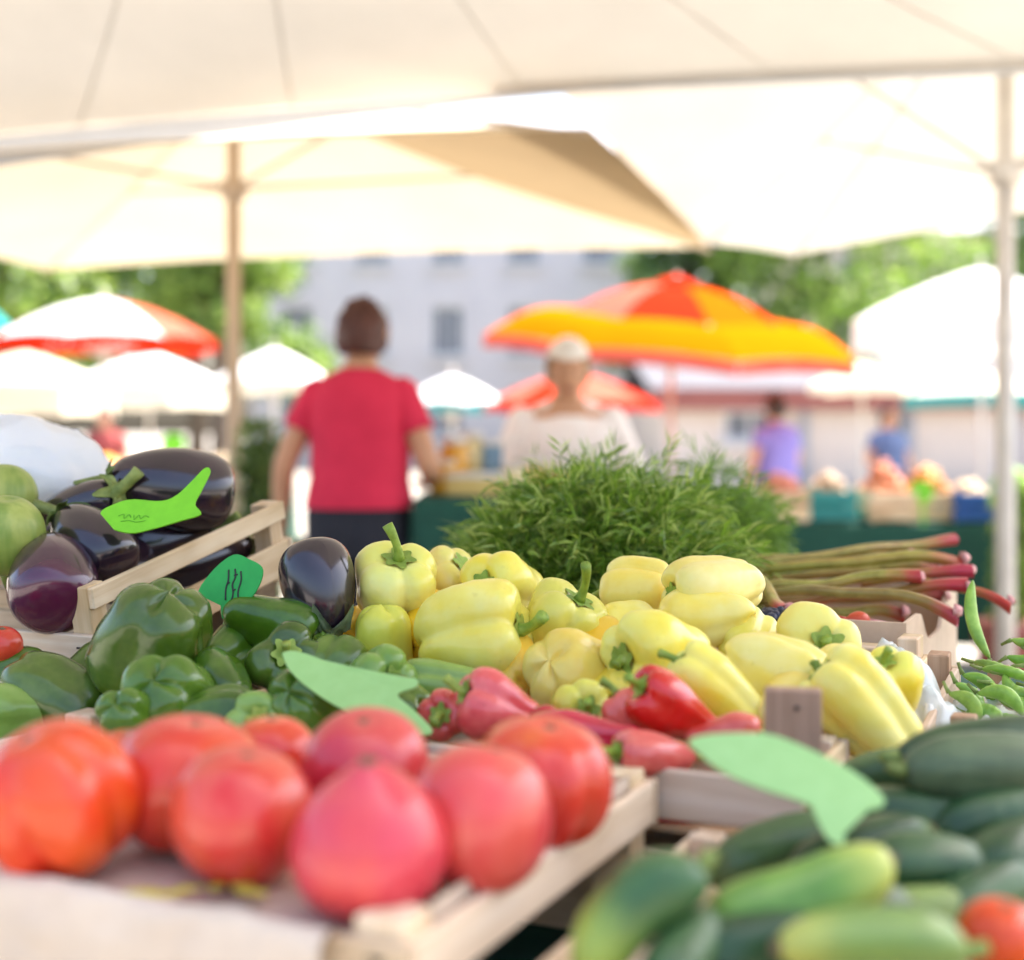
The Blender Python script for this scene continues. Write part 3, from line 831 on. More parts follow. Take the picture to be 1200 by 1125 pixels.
def person(label, loc, rz, shirt, hair, arms, scale=1.0, lean=0.0, cap=None, head_tilt=0.0, hair_long=0.0, sleeve=0.55, wide=1.0, vneck=0.0):
    """arms: [(elbow, wrist, finger direction)] left (-x) then right (+x); the figure faces local +Y"""
    root = thing('person', label, 'person', loc, (0, 0, rz))
    root.scale = (scale,) * 3
    Rl = Matrix.Rotation(-lean, 4, 'X')
    piv = Vector((0, 0, 0.96))
    def L(p):
        p = Vector(p)
        f = smooth01(0.90, 1.06, p.z)
        return p.lerp(piv + Rl @ (p - piv), f)
    J = {'pelvis': (Vector((0, 0, 0.90)), (0.155 * wide, 0.12)), 'waist': (L((0, 0, 1.04)), (0.14 * wide, 0.11)), 'chest': (L((0, 0, 1.20)), (0.145 * wide, 0.11)), 'upper': (L((0, -0.005, 1.31)), (0.12, 0.085)), 'neck': (L((0, 0.0, 1.395)), 0.052), 'skull': (L((0, 0.012, 1.47)), 0.055)}
    E = [('pelvis', 'waist'), ('waist', 'chest'), ('chest', 'upper'), ('upper', 'neck'), ('neck', 'skull')]
    for si, s in enumerate((-1, 1)):
        c = 'lr'[si]
        el, wr, fd = arms[si]
        sh = L((s * 0.165 * wide, 0, 1.325))
        el, wr = Vector(el), Vector(wr)
        fd = Vector(fd).normalized()
        up = Vector((0, 0, 1)); sidev = fd.cross(up)
        sidev = sidev.normalized() if sidev.length > 0.1 else Vector((1, 0, 0))
        J['sh' + c] = (sh - Vector((s * 0.012, 0, 0.012)), 0.046); J['ar' + c] = (sh.lerp(el, 0.5), 0.048); J['el' + c] = (el, 0.042); J['fo' + c] = (el.lerp(wr, 0.4), 0.040); J['wr' + c] = (wr, 0.026); J['pa' + c] = (wr + fd * 0.055, (0.036, 0.018))
        E += [('upper', 'sh' + c), ('sh' + c, 'ar' + c), ('ar' + c, 'el' + c), ('el' + c, 'fo' + c), ('fo' + c, 'wr' + c), ('wr' + c, 'pa' + c)]
        for fi in range(4):
            off = (fi - 1.5) * 0.021
            ln = (0.062, 0.075, 0.070, 0.055)[fi]
            k1, k2, k3 = 'f%d%sa' % (fi, c), 'f%d%sb' % (fi, c), 'f%d%sc' % (fi, c)
            b0 = wr + fd * 0.095 + sidev * off
            J[k1] = (b0, 0.010); J[k2] = (b0 + fd * ln * 0.55 - up * 0.012, 0.009); J[k3] = (b0 + fd * ln * 0.8 - up * 0.035, 0.0075)
            E += [('pa' + c, k1), (k1, k2), (k2, k3)]
        t1 = wr + fd * 0.045 - sidev * s * 0.042
        J['t' + c] = (t1, 0.012); J['u' + c] = (t1 + fd * 0.035 - sidev * s * 0.018, 0.009)
        E += [('pa' + c, 't' + c), ('t' + c, 'u' + c)]
        J['hi' + c] = (Vector((s * 0.095, 0, 0.83)), 0.10); J['kn' + c] = (Vector((s * 0.10, 0.01, 0.46)), 0.062); J['ca' + c] = (Vector((s * 0.10, -0.015, 0.32)), 0.056); J['an' + c] = (Vector((s * 0.10, -0.02, 0.09)), 0.038); J['to' + c] = (Vector((s * 0.115, 0.12, 0.035)), (0.042, 0.03))
        E += [('pelvis', 'hi' + c), ('hi' + c, 'kn' + c), ('kn' + c, 'ca' + c), ('ca' + c, 'an' + c), ('an' + c, 'to' + c)]
    V, F = skin_geo(J, E, 'pelvis')
    hc = L((0, 0.022, 1.515)); hr = Rl.to_3x3() @ Matrix.Rotation(-head_tilt, 3, 'X')
    HV, HF = head_geo()
    HV = [hc + hr @ v for v in HV]
    V, F = join_geo([(V, F), (HV, HF)])
    body = mk('body', V, F, M['skin'], root)
    for s in (-1, 1):
        EV, EF = tube_geo([Vector((s * 0.031 - 0.011, 0.080, 0.008)), Vector((s * 0.031, 0.085, 0.009)), Vector((s * 0.031 + 0.011, 0.080, 0.008))], [0.002, 0.006, 0.002], 8)
        mk('eye', [hc + hr @ v for v in EV], EF, M['eye'], body)
    EV, EF = tube_geo([Vector((-0.022, 0.084, -0.054)), Vector((0, 0.094, -0.053)), Vector((0.022, 0.084, -0.054))], [0.002, 0.007, 0.002], 8)
    mk('mouth', [hc + hr @ v for v in EV], EF, M['lip'], body)
    # hair: a shell over crown, sides and nape
    V, F = [], []
    n, m = 30, 16
    for i in range(m + 1):
        for k in range(n):
            a = 2 * PI * k / n
            front = max(0, math.sin(a))
            lim = PI * (0.72 + hair_long * 0.1 - 0.42 * smooth01(0.0, 0.8, front))
            ph = lim * i / m
            x, y, z = math.sin(ph) * math.cos(a), math.sin(ph) * math.sin(a), math.cos(ph)
            nn = 0.013 + 0.016 * mnoise.noise(Vector((x * 5, y * 5, z * 5))) + 0.010 * mnoise.noise(Vector((x * 16, y * 16, z * 8)))
            if i == m:
                nn = 0.001
            V.append(hc + hr @ Vector(((0.077 + nn) * x, (0.095 + nn) * y - 0.006, (0.117 + nn) * z + 0.004)))
    for i in range(m):
        for k in range(n):
            k2 = (k + 1) % n
            F.append((i * n + k, (i + 1) * n + k, (i + 1) * n + k2, i * n + k2))
    mk('hair', V, F, hair, root)
    if cap:
        V, F = [], []
        for i in range(9):
            for k in range(30):
                a = 2 * PI * k / 30; ph = PI * 0.33 * i / 8
                br_ = 0.05 * smooth01(0.75, 1.0, i / 8) * max(0, math.sin(a))
                V.append(hc + hr @ Vector((0.099 * math.sin(ph) * math.cos(a), (0.117 + br_) * math.sin(ph) * math.sin(a) - 0.004, 0.142 * math.cos(ph))))
        for i in range(8):
            for k in range(30):
                k2 = (k + 1) % 30
                F.append((i * 30 + k, (i + 1) * 30 + k, (i + 1) * 30 + k2, i * 30 + k2))
        mk('cap', V, F, cap, root)
    # shirt
    rg = [(0, 0, 0.925, 0.205 * wide, 0.155), (0, 0, 0.96, 0.200 * wide, 0.152), (0, 0, 1.02, 0.185 * wide, 0.142), (0, 0.005, 1.12, 0.190 * wide, 0.148), (0, 0.01, 1.21, 0.198 * wide, 0.152), (0, 0.0, 1.28, 0.196 * wide, 0.132), (0, -0.002, 1.33, 0.180 * wide, 0.112), (0, -0.002, 1.365, 0.135, 0.092), (0, 0, 1.39, 0.085, 0.074), (0, 0, 1.397, 0.070, 0.066)]
    V, F = loft(rg)
    V = [L(Vector((v.x, v.y, v.z - vneck * smooth01(1.30, 1.395, v.z) * smooth01(0.0, 0.07, v.y)))) for v in V]
    geo = [(V, F)]
    for si, s in enumerate((-1, 1)):
        el = Vector(arms[si][0]); wr = Vector(arms[si][1])
        sh = L((s * 0.150 * wide, 0, 1.325))
        if sleeve <= 1:
            e = sh.lerp(el, sleeve)
            geo.append(tube_geo([sh.lerp(el, -0.12), sh, sh.lerp(e, 0.5), e.lerp(sh, 0.02), e], [0.04, 0.064, 0.066, 0.066, 0.062], 18))
        else:
            e = el.lerp(wr, sleeve - 1)
            geo.append(tube_geo([sh.lerp(el, -0.12), sh, sh.lerp(el, 0.5), el, el.lerp(e, 0.6), e], [0.04, 0.066, 0.064, 0.058, 0.052, 0.046], 18))
    V, F = join_geo(geo)
    mk('shirt', V, F, shirt, root)
    # trousers and shoes
    V, F = loft([(0, 0, 0.99, 0.183 * wide, 0.138), (0, 0, 0.90, 0.196 * wide, 0.145), (0, 0, 0.82, 0.20 * wide, 0.145), (0, 0, 0.76, 0.19 * wide, 0.13)])
    geo = [(V, F)]
    for s in (-1, 1):
        geo.append(tube_geo([Vector((s * 0.095, 0, 0.82)), Vector((s * 0.098, 0.004, 0.62)), Vector((s * 0.10, 0.01, 0.46)), Vector((s * 0.10, -0.012, 0.28)), Vector((s * 0.10, -0.015, 0.09))], [0.115, 0.10, 0.082, 0.075, 0.07], 18))
    V, F = join_geo(geo)
    mk('trousers', V, F, M['t_dark'], root)
    for s in (-1, 1):
        V, F = tube_geo([Vector((s * 0.10, -0.075, 0.045)), Vector((s * 0.10, -0.03, 0.055)), Vector((s * 0.108, 0.06, 0.045)), Vector((s * 0.116, 0.16, 0.03)), Vector((s * 0.118, 0.185, 0.028))], [0.030, 0.048, 0.048, 0.036, 0.012], 12)
        mk('shoe', V, F, M['hair_d'], root)
    return root

p = P(421, 500, 4.8)
person('person with auburn hair in a crimson shirt and dark trousers, back turned', (p.x, p.y, 0), R(-6), M['s_red'], M['hair_r'],
       [((-0.255, -0.03, 1.07), (-0.285, 0.05, 0.84), (0.02, 0.2, -1)), ((0.245, -0.02, 1.06), (0.22, 0.22, 1.0), (-0.3, 1, 0.0))], 1.0, R(3), sleeve=0.55, wide=0.90)
p = P(664, 500, 5.42)
person('person in a white blouse with pale hair, bending over the jar table', (p.x, p.y, 0), R(180), M['s_white'], M['hair_w'],
       [((-0.27, 0.10, 1.08), (-0.10, 0.34, 1.03), (0.5, 0.8, -0.1)), ((0.27, 0.10, 1.08), (0.08, 0.36, 1.03), (-0.5, 0.8, -0.1))], 0.94, R(12), cap=M['cap'], head_tilt=R(2), sleeve=1.35, wide=1.1, vneck=0.05)
p = P(910, 500, 10.5)
person('person in a violet shirt beyond the orange fruit crates', (p.x, p.y, 0), R(30), M['s_purple'], M['hair_d'],
       [((-0.27, -0.02, 1.07), (-0.26, 0.1, 0.85), (0, 0.3, -1)), ((0.27, 0.04, 1.06), (0.22, 0.25, 1.0), (-0.3, 1, 0))], 0.88)
p = P(1040, 500, 12.5)
person('person in a slate blue shirt in front of the cream kiosk shutters', (p.x, p.y, 0), R(200), M['s_blue'], M['hair_d'],
       [((-0.27, -0.02, 1.07), (-0.26, 0.1, 0.85), (0, 0.3, -1)), ((0.27, 0.04, 1.06), (0.22, 0.25, 1.0), (-0.3, 1, 0))], 0.84)
p = P(124, 500, 13)
person('person in a maroon shirt behind the orange fruit stall', (p.x, p.y, 0), R(170), M['s_maroon'], M['hair_r'],
       [((-0.27, -0.02, 1.07), (-0.26, 0.1, 0.85), (0, 0.3, -1)), ((0.27, 0.04, 1.06), (0.22, 0.25, 1.0), (-0.3, 1, 0))], 0.84)

# ------------------------------------------------------------------ crates and tables
def crate(name, label, cat, w, dpt, H, loc, rot, slats, post_x=0.0, floor_z=0.012, mat=None, group=None, th=0.008, post=0.024, nfl=5, staples=False, mats_post=None, end_slats=None):
    """open slatted crate; local X = width, Y = depth (0 .. dpt), Z up from its bottom; slats = [(z0, h)]"""
    mat = mat or M['wood']
    root = thing(name, label, cat, loc, rot, group)
    pm = mats_post or mat
    for sx in (-1, 1):
        for y in (post / 2 + th + 0.001, dpt - post / 2 - th - 0.001):
            o = box('corner_post', (H + post_x, post, post), (sx * (w / 2 - post / 2 - th - 0.001), y, (H + post_x) / 2), pm, root, (0, R(-90), 0))
    for z0, h in slats:
        for y in (th / 2, dpt - th / 2):
            s = box('side_slat', (w, th, h), (0, y, z0 + h / 2), mat, root)
            if staples and y < dpt / 2:
                for xx in (-w / 2 + 0.022, 0.0, w / 2 - 0.022):
                    box('staple', (0.0025, 0.0012, min(0.02, h * 0.55)), (xx, -th / 2 - 0.0007, 0.0), M['staple'], s, bev=0)
                    box('staple', (0.010, 0.0012, 0.0022), (xx, -th / 2 - 0.0016, min(0.02, h * 0.55) / 2), M['staple'], s, bev=0)
    for z0, h in (end_slats or slats):
        for sx in (-1, 1):
            box('end_slat', (dpt - 2 * th - 0.002, th, h - 0.002), (sx * (w / 2 - th / 2 - 0.001), dpt / 2, z0 + h / 2 + 0.0005), mat, root, (0, 0, R(90)))
    bw = (dpt - 2 * th - 0.004) / nfl
    for k in range(nfl):
        box('floor_board', (w - 2 * th - 0.004, bw * 0.86, 0.006), (0, th + 0.002 + bw * (k + 0.5), floor_z), mat, root)
    return root

TZ = 0.75                                 # top of the stall's tables
def table(label, u0, u1, v0, v1, z, rot, group=None):
    c = UV((u0 + u1) / 2, (v0 + v1) / 2)
    root = thing('trestle_table', label, 'table', (c.x, c.y, 0), (0, 0, rot), group)
    w, d = u1 - u0, v1 - v0
    n = 7
    for k in range(n):
        box('top_board', (w, d / n - 0.004, 0.028), (0, -d / 2 + d / n * (k + 0.5), z - 0.022), M['wood_o'], root)
    for sx in (-1, 1):
        for sy in (-1, 1):
            box('leg', (z - 0.04, 0.05, 0.05), (sx * (w / 2 - 0.08), sy * (d / 2 - 0.08), (z - 0.04) / 2), M['wood_o'], root, (0, R(-90), 0))
        box('rail', (d - 0.2, 0.022, 0.06), (sx * (w / 2 - 0.08), 0, z - 0.075), M['wood_o'], root, (0, 0, R(90)))
    return root

def drape(label, c, w, d, z, rot, drop, mat, seed=0):
    """cloth over a table: top plus a folded skirt on all four sides"""
    V, F = [], []
    per = []
    nx, ny = 40, 24
    for i in range(nx): per.append((-w / 2 + w * i / nx, -d / 2))
    for i in range(ny): per.append((w / 2, -d / 2 + d * i / ny))
    for i in range(nx): per.append((w / 2 - w * i / nx, d / 2))
    for i in range(ny): per.append((-w / 2, d / 2 - d * i / ny))
    n = len(per)
    rows = [(0.0, 0.0), (0.012, 0.010), (0.02, 0.06), (0.03, 0.35), (0.04, 0.7), (0.045, 1.0)]
    for o_, f in rows:
        for k, (x, y) in enumerate(per):
            L_ = math.hypot(x / (w / 2), y / (d / 2))
            nx_, ny_ = (0, -1) if k < nx else ((1, 0) if k < nx + ny else ((0, 1) if k < 2 * nx + ny else (-1, 0)))
            fold = 0.014 * f * math.sin(k * 1.15 + seed) + 0.01 * f * mnoise.noise(Vector((k * 0.3, seed, 0)))
            V.append(Vector((x + nx_ * (o_ + fold), y + ny_ * (o_ + fold), z - (drop * f if f > 0.02 else f * 0.5))))
    for r_ in range(len(rows) - 1):
        for k in range(n):
            k2 = (k + 1) % n
            F.append((r_ * n + k, r_ * n + k2, (r_ + 1) * n + k2, (r_ + 1) * n + k))
    F.append(tuple(range(n - 1, -1, -1)))
    o = mk('tablecloth', V, F, mat, None, smooth=False, loc=(c[0], c[1], 0), rot=(0, 0, rot))
    return tag(o, label, 'tablecloth')

table('long trestle table under the dark green cloth of the vegetable stall', -1.5, 0.75, -0.04, 1.0, TZ - 0.006, ROT)
table('second trestle table under the dill and rhubarb boxes', -1.5, 0.75, 1.03, 2.0, TZ - 0.006, ROT)
c = UV(-0.375, 0.98)
drape('dark green cloth over the tables of the vegetable stall', (c.x, c.y), 2.27, 2.06, TZ, ROT, 0.6, M['greencloth'])

# ------------------------------------------------------------------ far stalls
def fruit_heap(name, w, d, h, r, n, mat, parent, seed, z):
    rng = random.Random(seed)
    bm = bmesh.new()
    for k in range(n):
        x, y = rng.uniform(-w / 2, w / 2), rng.uniform(-d / 2, d / 2)
        zz = z + h * (1 - (2 * x / w) ** 2 * 0.6) * (1 - (2 * y / d) ** 2 * 0.5) * rng.uniform(0.6, 1.0)
        mt = Matrix.Translation((x, y, zz)) @ Matrix.Scale(r * rng.uniform(0.8, 1.15), 4)
        bmesh.ops.create_icosphere(bm, subdivisions=2, radius=1.0, matrix=mt)
    me = bpy.data.meshes.new(name); bm.to_mesh(me); bm.free()
    me.materials.append(mat)
    me.polygons.foreach_set('use_smooth', [True] * len(me.polygons))
    return lk(name, me, parent, kind='stuff')

M['apricot'] = veg('apricot_skin', ((0.3, (0.46, 0.13, 0.03)), (0.6, (0.52, 0.20, 0.05)), (0.85, (0.55, 0.28, 0.1))), 30, 0.5, 0.1, 0, 0.05)
M['orange'] = veg('orange_peel', ((0.3, (0.70, 0.20, 0.02)), (0.6, (0.76, 0.28, 0.04))), 30, 0.45, 0.1, 0, 0.1)
M['onion'] = veg('pale_onion_skin', ((0.3, (0.36, 0.24, 0.14)), (0.6, (0.42, 0.32, 0.20))), 30, 0.5, 0.1, 0, 0.1)
M['apple_g'] = veg('green_apple_skin', ((0.3, (0.14, 0.30, 0.03)), (0.6, (0.26, 0.42, 0.06))), 30, 0.4, 0.1, 0, 0.1)
M['peach'] = veg('peach_skin', ((0.3, (0.44, 0.10, 0.06)), (0.6, (0.50, 0.20, 0.12))), 30, 0.6, 0.1, 0, 0.1)
M['plas_b'] = plain('blue_crate_plastic', (0.02, 0.10, 0.36), (0.015, 0.08, 0.3), 8, 0.5, 0)
M['plas_t'] = plain('teal_crate_plastic', (0.03, 0.30, 0.30), (0.02, 0.24, 0.24), 8, 0.5, 0)

def far_crate(label, pos, w, d, fruit, r, n, mat=None, H=0.15, seed=0, rot=0.0, name='fruit_crate', hump=0.09):
    c_ = crate(name, label, 'crate', w, d, H, pos, (0, 0, rot), [(0.01, 0.055), (0.08, 0.06)], 0.01, mat=mat, nfl=3)
    h = thing('fruit_pile', label.replace('crate', 'crate, the fruit itself,') if False else fruit[1], 'fruit', (0, 0, 0))
    h.location = Vector(pos) + Matrix.Rotation(rot, 3, 'Z') @ Vector((0, d / 2, 0))
    h.rotation_euler = (0, 0, rot)
    fruit_heap('fruit', w - 0.08, d - 0.08, hump, r, n, fruit[0], h, seed, 0.05 + r)
    return c_

def table_free(label, x, y, w, d, z, rot=0.0):
    root = thing('trestle_table', label, 'table', (x, y, 0), (0, 0, rot))
    n = 5
    for k in range(n):
        box('top_board', (w, d / n - 0.004, 0.028), (0, -d / 2 + d / n * (k + 0.5), z - 0.022), M['wood_o'], root)
    for sx in (-1, 1):
        for sy in (-1, 1):
            box('leg', (z - 0.04, 0.05, 0.05), (sx * (w / 2 - 0.08), sy * (d / 2 - 0.08), (z - 0.04) / 2), M['wood_o'], root, (0, R(-90), 0))
    return root

# right-hand stall: apricots, peaches and onions
fx, fy = P(1010, 600, 6.6).x, 6.9
table_free('trestle table of the apricot stall behind the rhubarb', fx + 0.1, fy, 2.3, 0.8, 0.74, R(-4))
drape('dark green cloth over the table of the apricot stall', (fx + 0.1, fy), 2.32, 0.82, 0.752, R(-4), 0.55, M['greencloth'], 2)
y0 = fy - 0.38
for k, (px, lab, fr, r_, n_, mt_, hh) in enumerate((
    (918, 'wooden crate of peaches at the end of the apricot stall', (M['peach'], 'rosy peaches heaped in the end crate of the apricot stall'), 0.032, 40, M['wood'], 0.07),
    (975, 'teal plastic crate on the apricot stall', (M['onion'], 'pale onions heaped in the teal plastic crate'), 0.03, 40, M['plas_t'], 0.07),
    (1040, 'wide wooden crate in the middle of the apricot stall', (M['apricot'], 'orange apricots heaped in the wide middle crate'), 0.026, 90, M['wood'], 0.13),
    (1092, 'small wooden crate beside the green card on the apricot stall', (M['apricot'], 'orange apricots heaped beside the green card'), 0.026, 70, M['wood'], 0.12),
    (1136, 'blue plastic crate on the apricot stall near the pale metal pole', (M['onion'], 'onions heaped in the blue plastic crate by the pole'), 0.03, 30, M['plas_b'], 0.03),
    (1196, 'blue plastic crate right of the pale metal pole', (M['apple_g'], 'green apples heaped right of the pale metal pole'), 0.034, 40, M['plas_b'], 0.1))):
    far_crate(lab, Vector(((px - 600) / FPX * 6.6, y0 + (0.05 if k % 2 else 0.0) - k * 0.012, 0.756)), 0.215, 0.42, fr, r_, int(n_ * 1.6), mt_, 0.15, 20 + k, R(-4), hump=hh + 0.06)

# left stall of orange fruit
lx, ly = P(180, 520, 10).x, 10.4
table_free('trestle table of the orange fruit stall behind the aubergines', lx, ly, 1.7, 0.9, 0.78)
drape('dark green cloth over the table of the orange fruit stall', (lx, ly), 1.72, 0.92, 0.79, 0, 0.6, M['greencloth'], 4)
for k, (px, lab, fr, n_) in enumerate((
    (112, 'wooden crate of oranges at the far end of the orange fruit stall', (M['orange'], 'oranges heaped in the far end crate'), 40),
    (164, 'wooden crate of oranges second from the person in maroon', (M['orange'], 'oranges heaped second from the person in maroon'), 40),
    (212, 'wooden crate of apricots beside the small green card', (M['apricot'], 'apricots heaped beside the small green card on the orange stall'), 50),
    (252, 'wooden crate of onions at the pole end of the orange fruit stall', (M['onion'], 'pale onions heaped at the pole end of the orange stall'), 36))):
    far_crate(lab, Vector(((px - 600) / FPX * 10.0, 10.0, 0.795)), 0.27, 0.5, fr, 0.036, n_, M['wood'], 0.15, 40 + k, hump=0.10)

# table between the two shoppers, with jars and boxes
jx, jy = P(590, 600, 5.1).x, 4.95
table_free('trestle table with jars between the person in red and the one in white', jx + 0.30, jy, 1.15, 0.52, 0.95)
drape('dark green cloth over the jar table', (jx + 0.30, jy), 1.17, 0.54, 0.962, 0, 0.7, M['greencloth'], 6)
M['honey'] = plain('honey_glass', (0.72, 0.40, 0.05), (0.6, 0.3, 0.03), 10, 0.15, 0)
M['creamj'] = plain('cream_glass', (0.78, 0.68, 0.40), (0.7, 0.6, 0.32), 10, 0.15, 0)
M['lid'] = plain('white_lid', (0.75, 0.73, 0.70), None, 10, 0.4, 0)
M['bluebox'] = plain('blue_paper_box', (0.22, 0.36, 0.52), (0.17, 0.3, 0.45), 10, 0.6, 0)
M['yelbox'] = plain('yellow_paper_box', (0.76, 0.60, 0.22), (0.7, 0.5, 0.16), 10, 0.6, 0)
def jar(label, px, d, r, h, mat, z=0.964):
    x = (px - 600) / FPX * d
    root = thing('jar', label, 'jar', (x, d, z))
    V, F = tube_geo([(0, 0, 0), (0, 0, 0.006), (0, 0, h * 0.72), (0, 0, h * 0.84), (0, 0, h * 0.88)], [r * 0.85, r, r, r * 0.75, r * 0.7], 18)
    mk('glass_body', V, F, mat, root)
    V, F = tube_geo([(0, 0, h * 0.86), (0, 0, h * 0.87), (0, 0, h * 0.99), (0, 0, h)], [r * 0.72, r * 0.78, r * 0.78, r * 0.7], 18)
    mk('lid', V, F, M['lid'], root)
jar('tall honey jar beside the crimson shirt', 532, 4.98, 0.055, 0.20, M['honey'])
jar('tall cream jar next to the honey jar', 552, 5.12, 0.055, 0.22, M['creamj'])
jar('squat honey jar at the front of the jar table', 520, 4.90, 0.05, 0.12, M['honey'])
jar('squat cream jar in front of the blue box', 600, 4.92, 0.05, 0.10, M['creamj'])
jar('squat honey jar near the dill', 650, 4.92, 0.05, 0.09, M['honey'])
def carton(label, px, d, s, mat, z=0.964, rz=0.1):
    x = (px - 600) / FPX * d
    root = thing('carton', label, 'box', (x, d, z), (0, 0, rz))
    box('body', s, (0, 0, s[2] / 2), mat, root, bev=0.003)
    box('lid_flap', (s[0] * 1.01, s[1] * 1.01, 0.02), (0, 0, s[2] + 0.008), M['lid'], root, bev=0.002)
carton('upright blue carton on the jar table', 577, 5.1, (0.07, 0.05, 0.17), M['bluebox'])
carton('yellow carton lying on the jar table', 560, 4.88, (0.20, 0.12, 0.06), M['yelbox'], rz=-0.2)
carton('yellow carton in front of the person in white', 628, 5.1, (0.14, 0.10, 0.10), M['yelbox'], rz=0.3)

# potted shrub beyond the aubergines
def shrub(label, px, d, h, r, seed, mat):
    x = (px - 600) / FPX * d
    root = thing('potted_shrub', label, 'plant', (x, d, 0))
    rng = np.random.default_rng(seed)
    V, F = tube_geo([(0, 0, 0), (0, 0, 0.30), (0, 0, 0.34), (0, 0, 0.33)], [0.13, 0.17, 0.18, 0.14], 18)
    mk('pot', V, F, M['fascia'], root)
    geo = [tube_geo([Vector((0, 0, 0.3)), Vector((0.04 * math.cos(a), 0.04 * math.sin(a), h * 0.6)), Vector((r * 0.7 * math.cos(a), r * 0.7 * math.sin(a), h * 0.92))], [0.012, 0.009, 0.004], 6) for a in (0, 1.3, 2.5, 3.8, 5.0)]
    V, F = join_geo(geo)
    mk('stem', V, F, M['bark'], root)
    V, F = leaf_cloud(rng, [((0, 0, 0.3 + (h - 0.3) * f), (r, r, h * 0.16)) for f in (0.25, 0.5, 0.75, 0.95)], 1500, 0.025)
    mk('foliage', V, F, mat, root, smooth=False)
shrub('potted green shrub between the pale wooden pole and the person in red', 304, 5.6, 1.12, 0.10, 4, M['leaf_d'])
shrub('potted bright green bush in front of the blue plastic crates', 1188, 6.2, 0.88, 0.10, 6, M['leaf'])

# ------------------------------------------------------------------ produce builders
def pepper_geo(L, W, n=4, taper=0.7, groove=0.2, bend=0.0, seed=0, nseg=56, nr=34):
    rng = random.Random(seed)
    ph = [rng.uniform(0, 6.28) for _ in range(4)]
    tw = rng.uniform(-0.25, 0.25)
    off = Vector((seed * 3.1, seed * 1.7, 0))
    prof = catmull([(0.0, -0.085), (0.16, -0.080), (0.32, -0.035), (0.5, 0.0), (0.72, -0.015), (0.90, -0.085), (1.0, -0.21), (1.0, -0.36), (0.55 + 0.45 * taper, -0.56), (taper, -0.75), (taper * 0.86, -0.88), (taper * 0.62, -0.955), (taper * 0.3, -0.985), (0.0, -0.965)], nr)
    V, F = [], []
    for i, (r, z) in enumerate(prof):
        r = max(0.0, r)
        f = i / (nr - 1)
        wt = 1.15 - 0.5 * smooth01(0.25, 0.5, f) + 0.55 * smooth01(0.65, 0.95, f)
        wsh = 1 - smooth01(0.15, 0.45, f); wtip = smooth01(0.72, 0.97, f)
        for k in range(nseg):
            a = 2 * PI * k / nseg
            aw = a + 0.22 * math.sin(a + ph[0]) + 0.10 * math.sin(2 * a + ph[1]) + tw * z
            l = abs(math.cos(n * aw / 2 + ph[2])) ** 0.75
            g_ = 1 - l
            g_ = g_ * g_ * (3 - 2 * g_)
            lobe_size = 1 + 0.10 * math.sin(a + ph[3])
            rr = r * W / 2 * (1 - groove * g_ * wt) * lobe_size
            zz = z * L - 0.07 * L * g_ * wsh * min(1, r * 2) + 0.10 * L * g_ * wtip * min(1, r * 2.5 / max(taper, 0.2)) - 0.03 * L * math.sin(a + ph[3]) * wtip
            p = Vector((rr * math.cos(a), rr * math.sin(a), zz))
            q = p * 22 + off
            dn = 0.11 * mnoise.noise(q) + 0.035 * mnoise.noise(q * 2.7)
            p.x *= 1 + dn; p.y *= 1 + dn
            p.x += bend * L * (z + 0.5) ** 2
            p.z += L / 2
            V.append(p)
    for i in range(nr - 1):
        for k in range(nseg):
            k2 = (k + 1) % nseg
            F.append((i * nseg + k, (i + 1) * nseg + k, (i + 1) * nseg + k2, i * nseg + k2))
    return V, F

def pepper(label, px, py, d, L, W, dr, mat, n=4, taper=0.7, groove=0.2, bend=0.0, seed=0, roll=0.0, stem=0.03, curl=0.4, name='bell_pepper', cat='pepper', group=None, loc=None, smat=None):
    smat = smat or M['stem']
    root = thing(name, label, cat, loc if loc is not None else P(px, py, d), dirq(dr, roll), group)
    V, F = pepper_geo(L, W, n, taper, groove, bend, seed)
    mk('body', V, F, mat, root)
    rng = random.Random(seed + 99)
    bx = bend * L * 0.25
    z0 = L / 2 - 0.088 * L
    # calyx: a crinkled star disc in the hollow
    cv, cf = [], []
    ns = 36; rc = max(0.010, W * 0.17)
    ph = rng.uniform(0, 6)
    for j in range(4):
        for k in range(ns):
            a = 2 * PI * k / ns
            rj = rc * j / 3 * (1 + (0.22 * math.cos(6 * a + ph) + 0.08 * math.cos(4 * a)) * (j / 3))
            cv.append(Vector((bx + rj * math.cos(a), rj * math.sin(a), z0 + 0.005 + 0.0035 * (j / 3) ** 2 - (0.0015 if j == 3 else 0))))
    for j in range(3):
        for k in range(ns):
            k2 = (k + 1) % ns
            cf.append((j * ns + k, j * ns + k2, (j + 1) * ns + k2, (j + 1) * ns + k))
    mk('calyx', cv, cf, smat, root)
    if stem > 0:
        a = rng.uniform(0, 6)
        pts = []
        for j in range(7):
            t = j / 6
            pts.append(Vector((bx + curl * stem * t * t * math.cos(a), curl * stem * t * t * math.sin(a), z0 + 0.004 + stem * t)))
        sr = max(0.0042, W * 0.055)
        V, F = tube_geo(pts, [sr * 1.5, sr * 1.05, sr * 0.9, sr * 0.85, sr * 0.9, sr * 1.05, sr * 1.15], 10)
        mk('stem', V, F, smat, root)
    return root

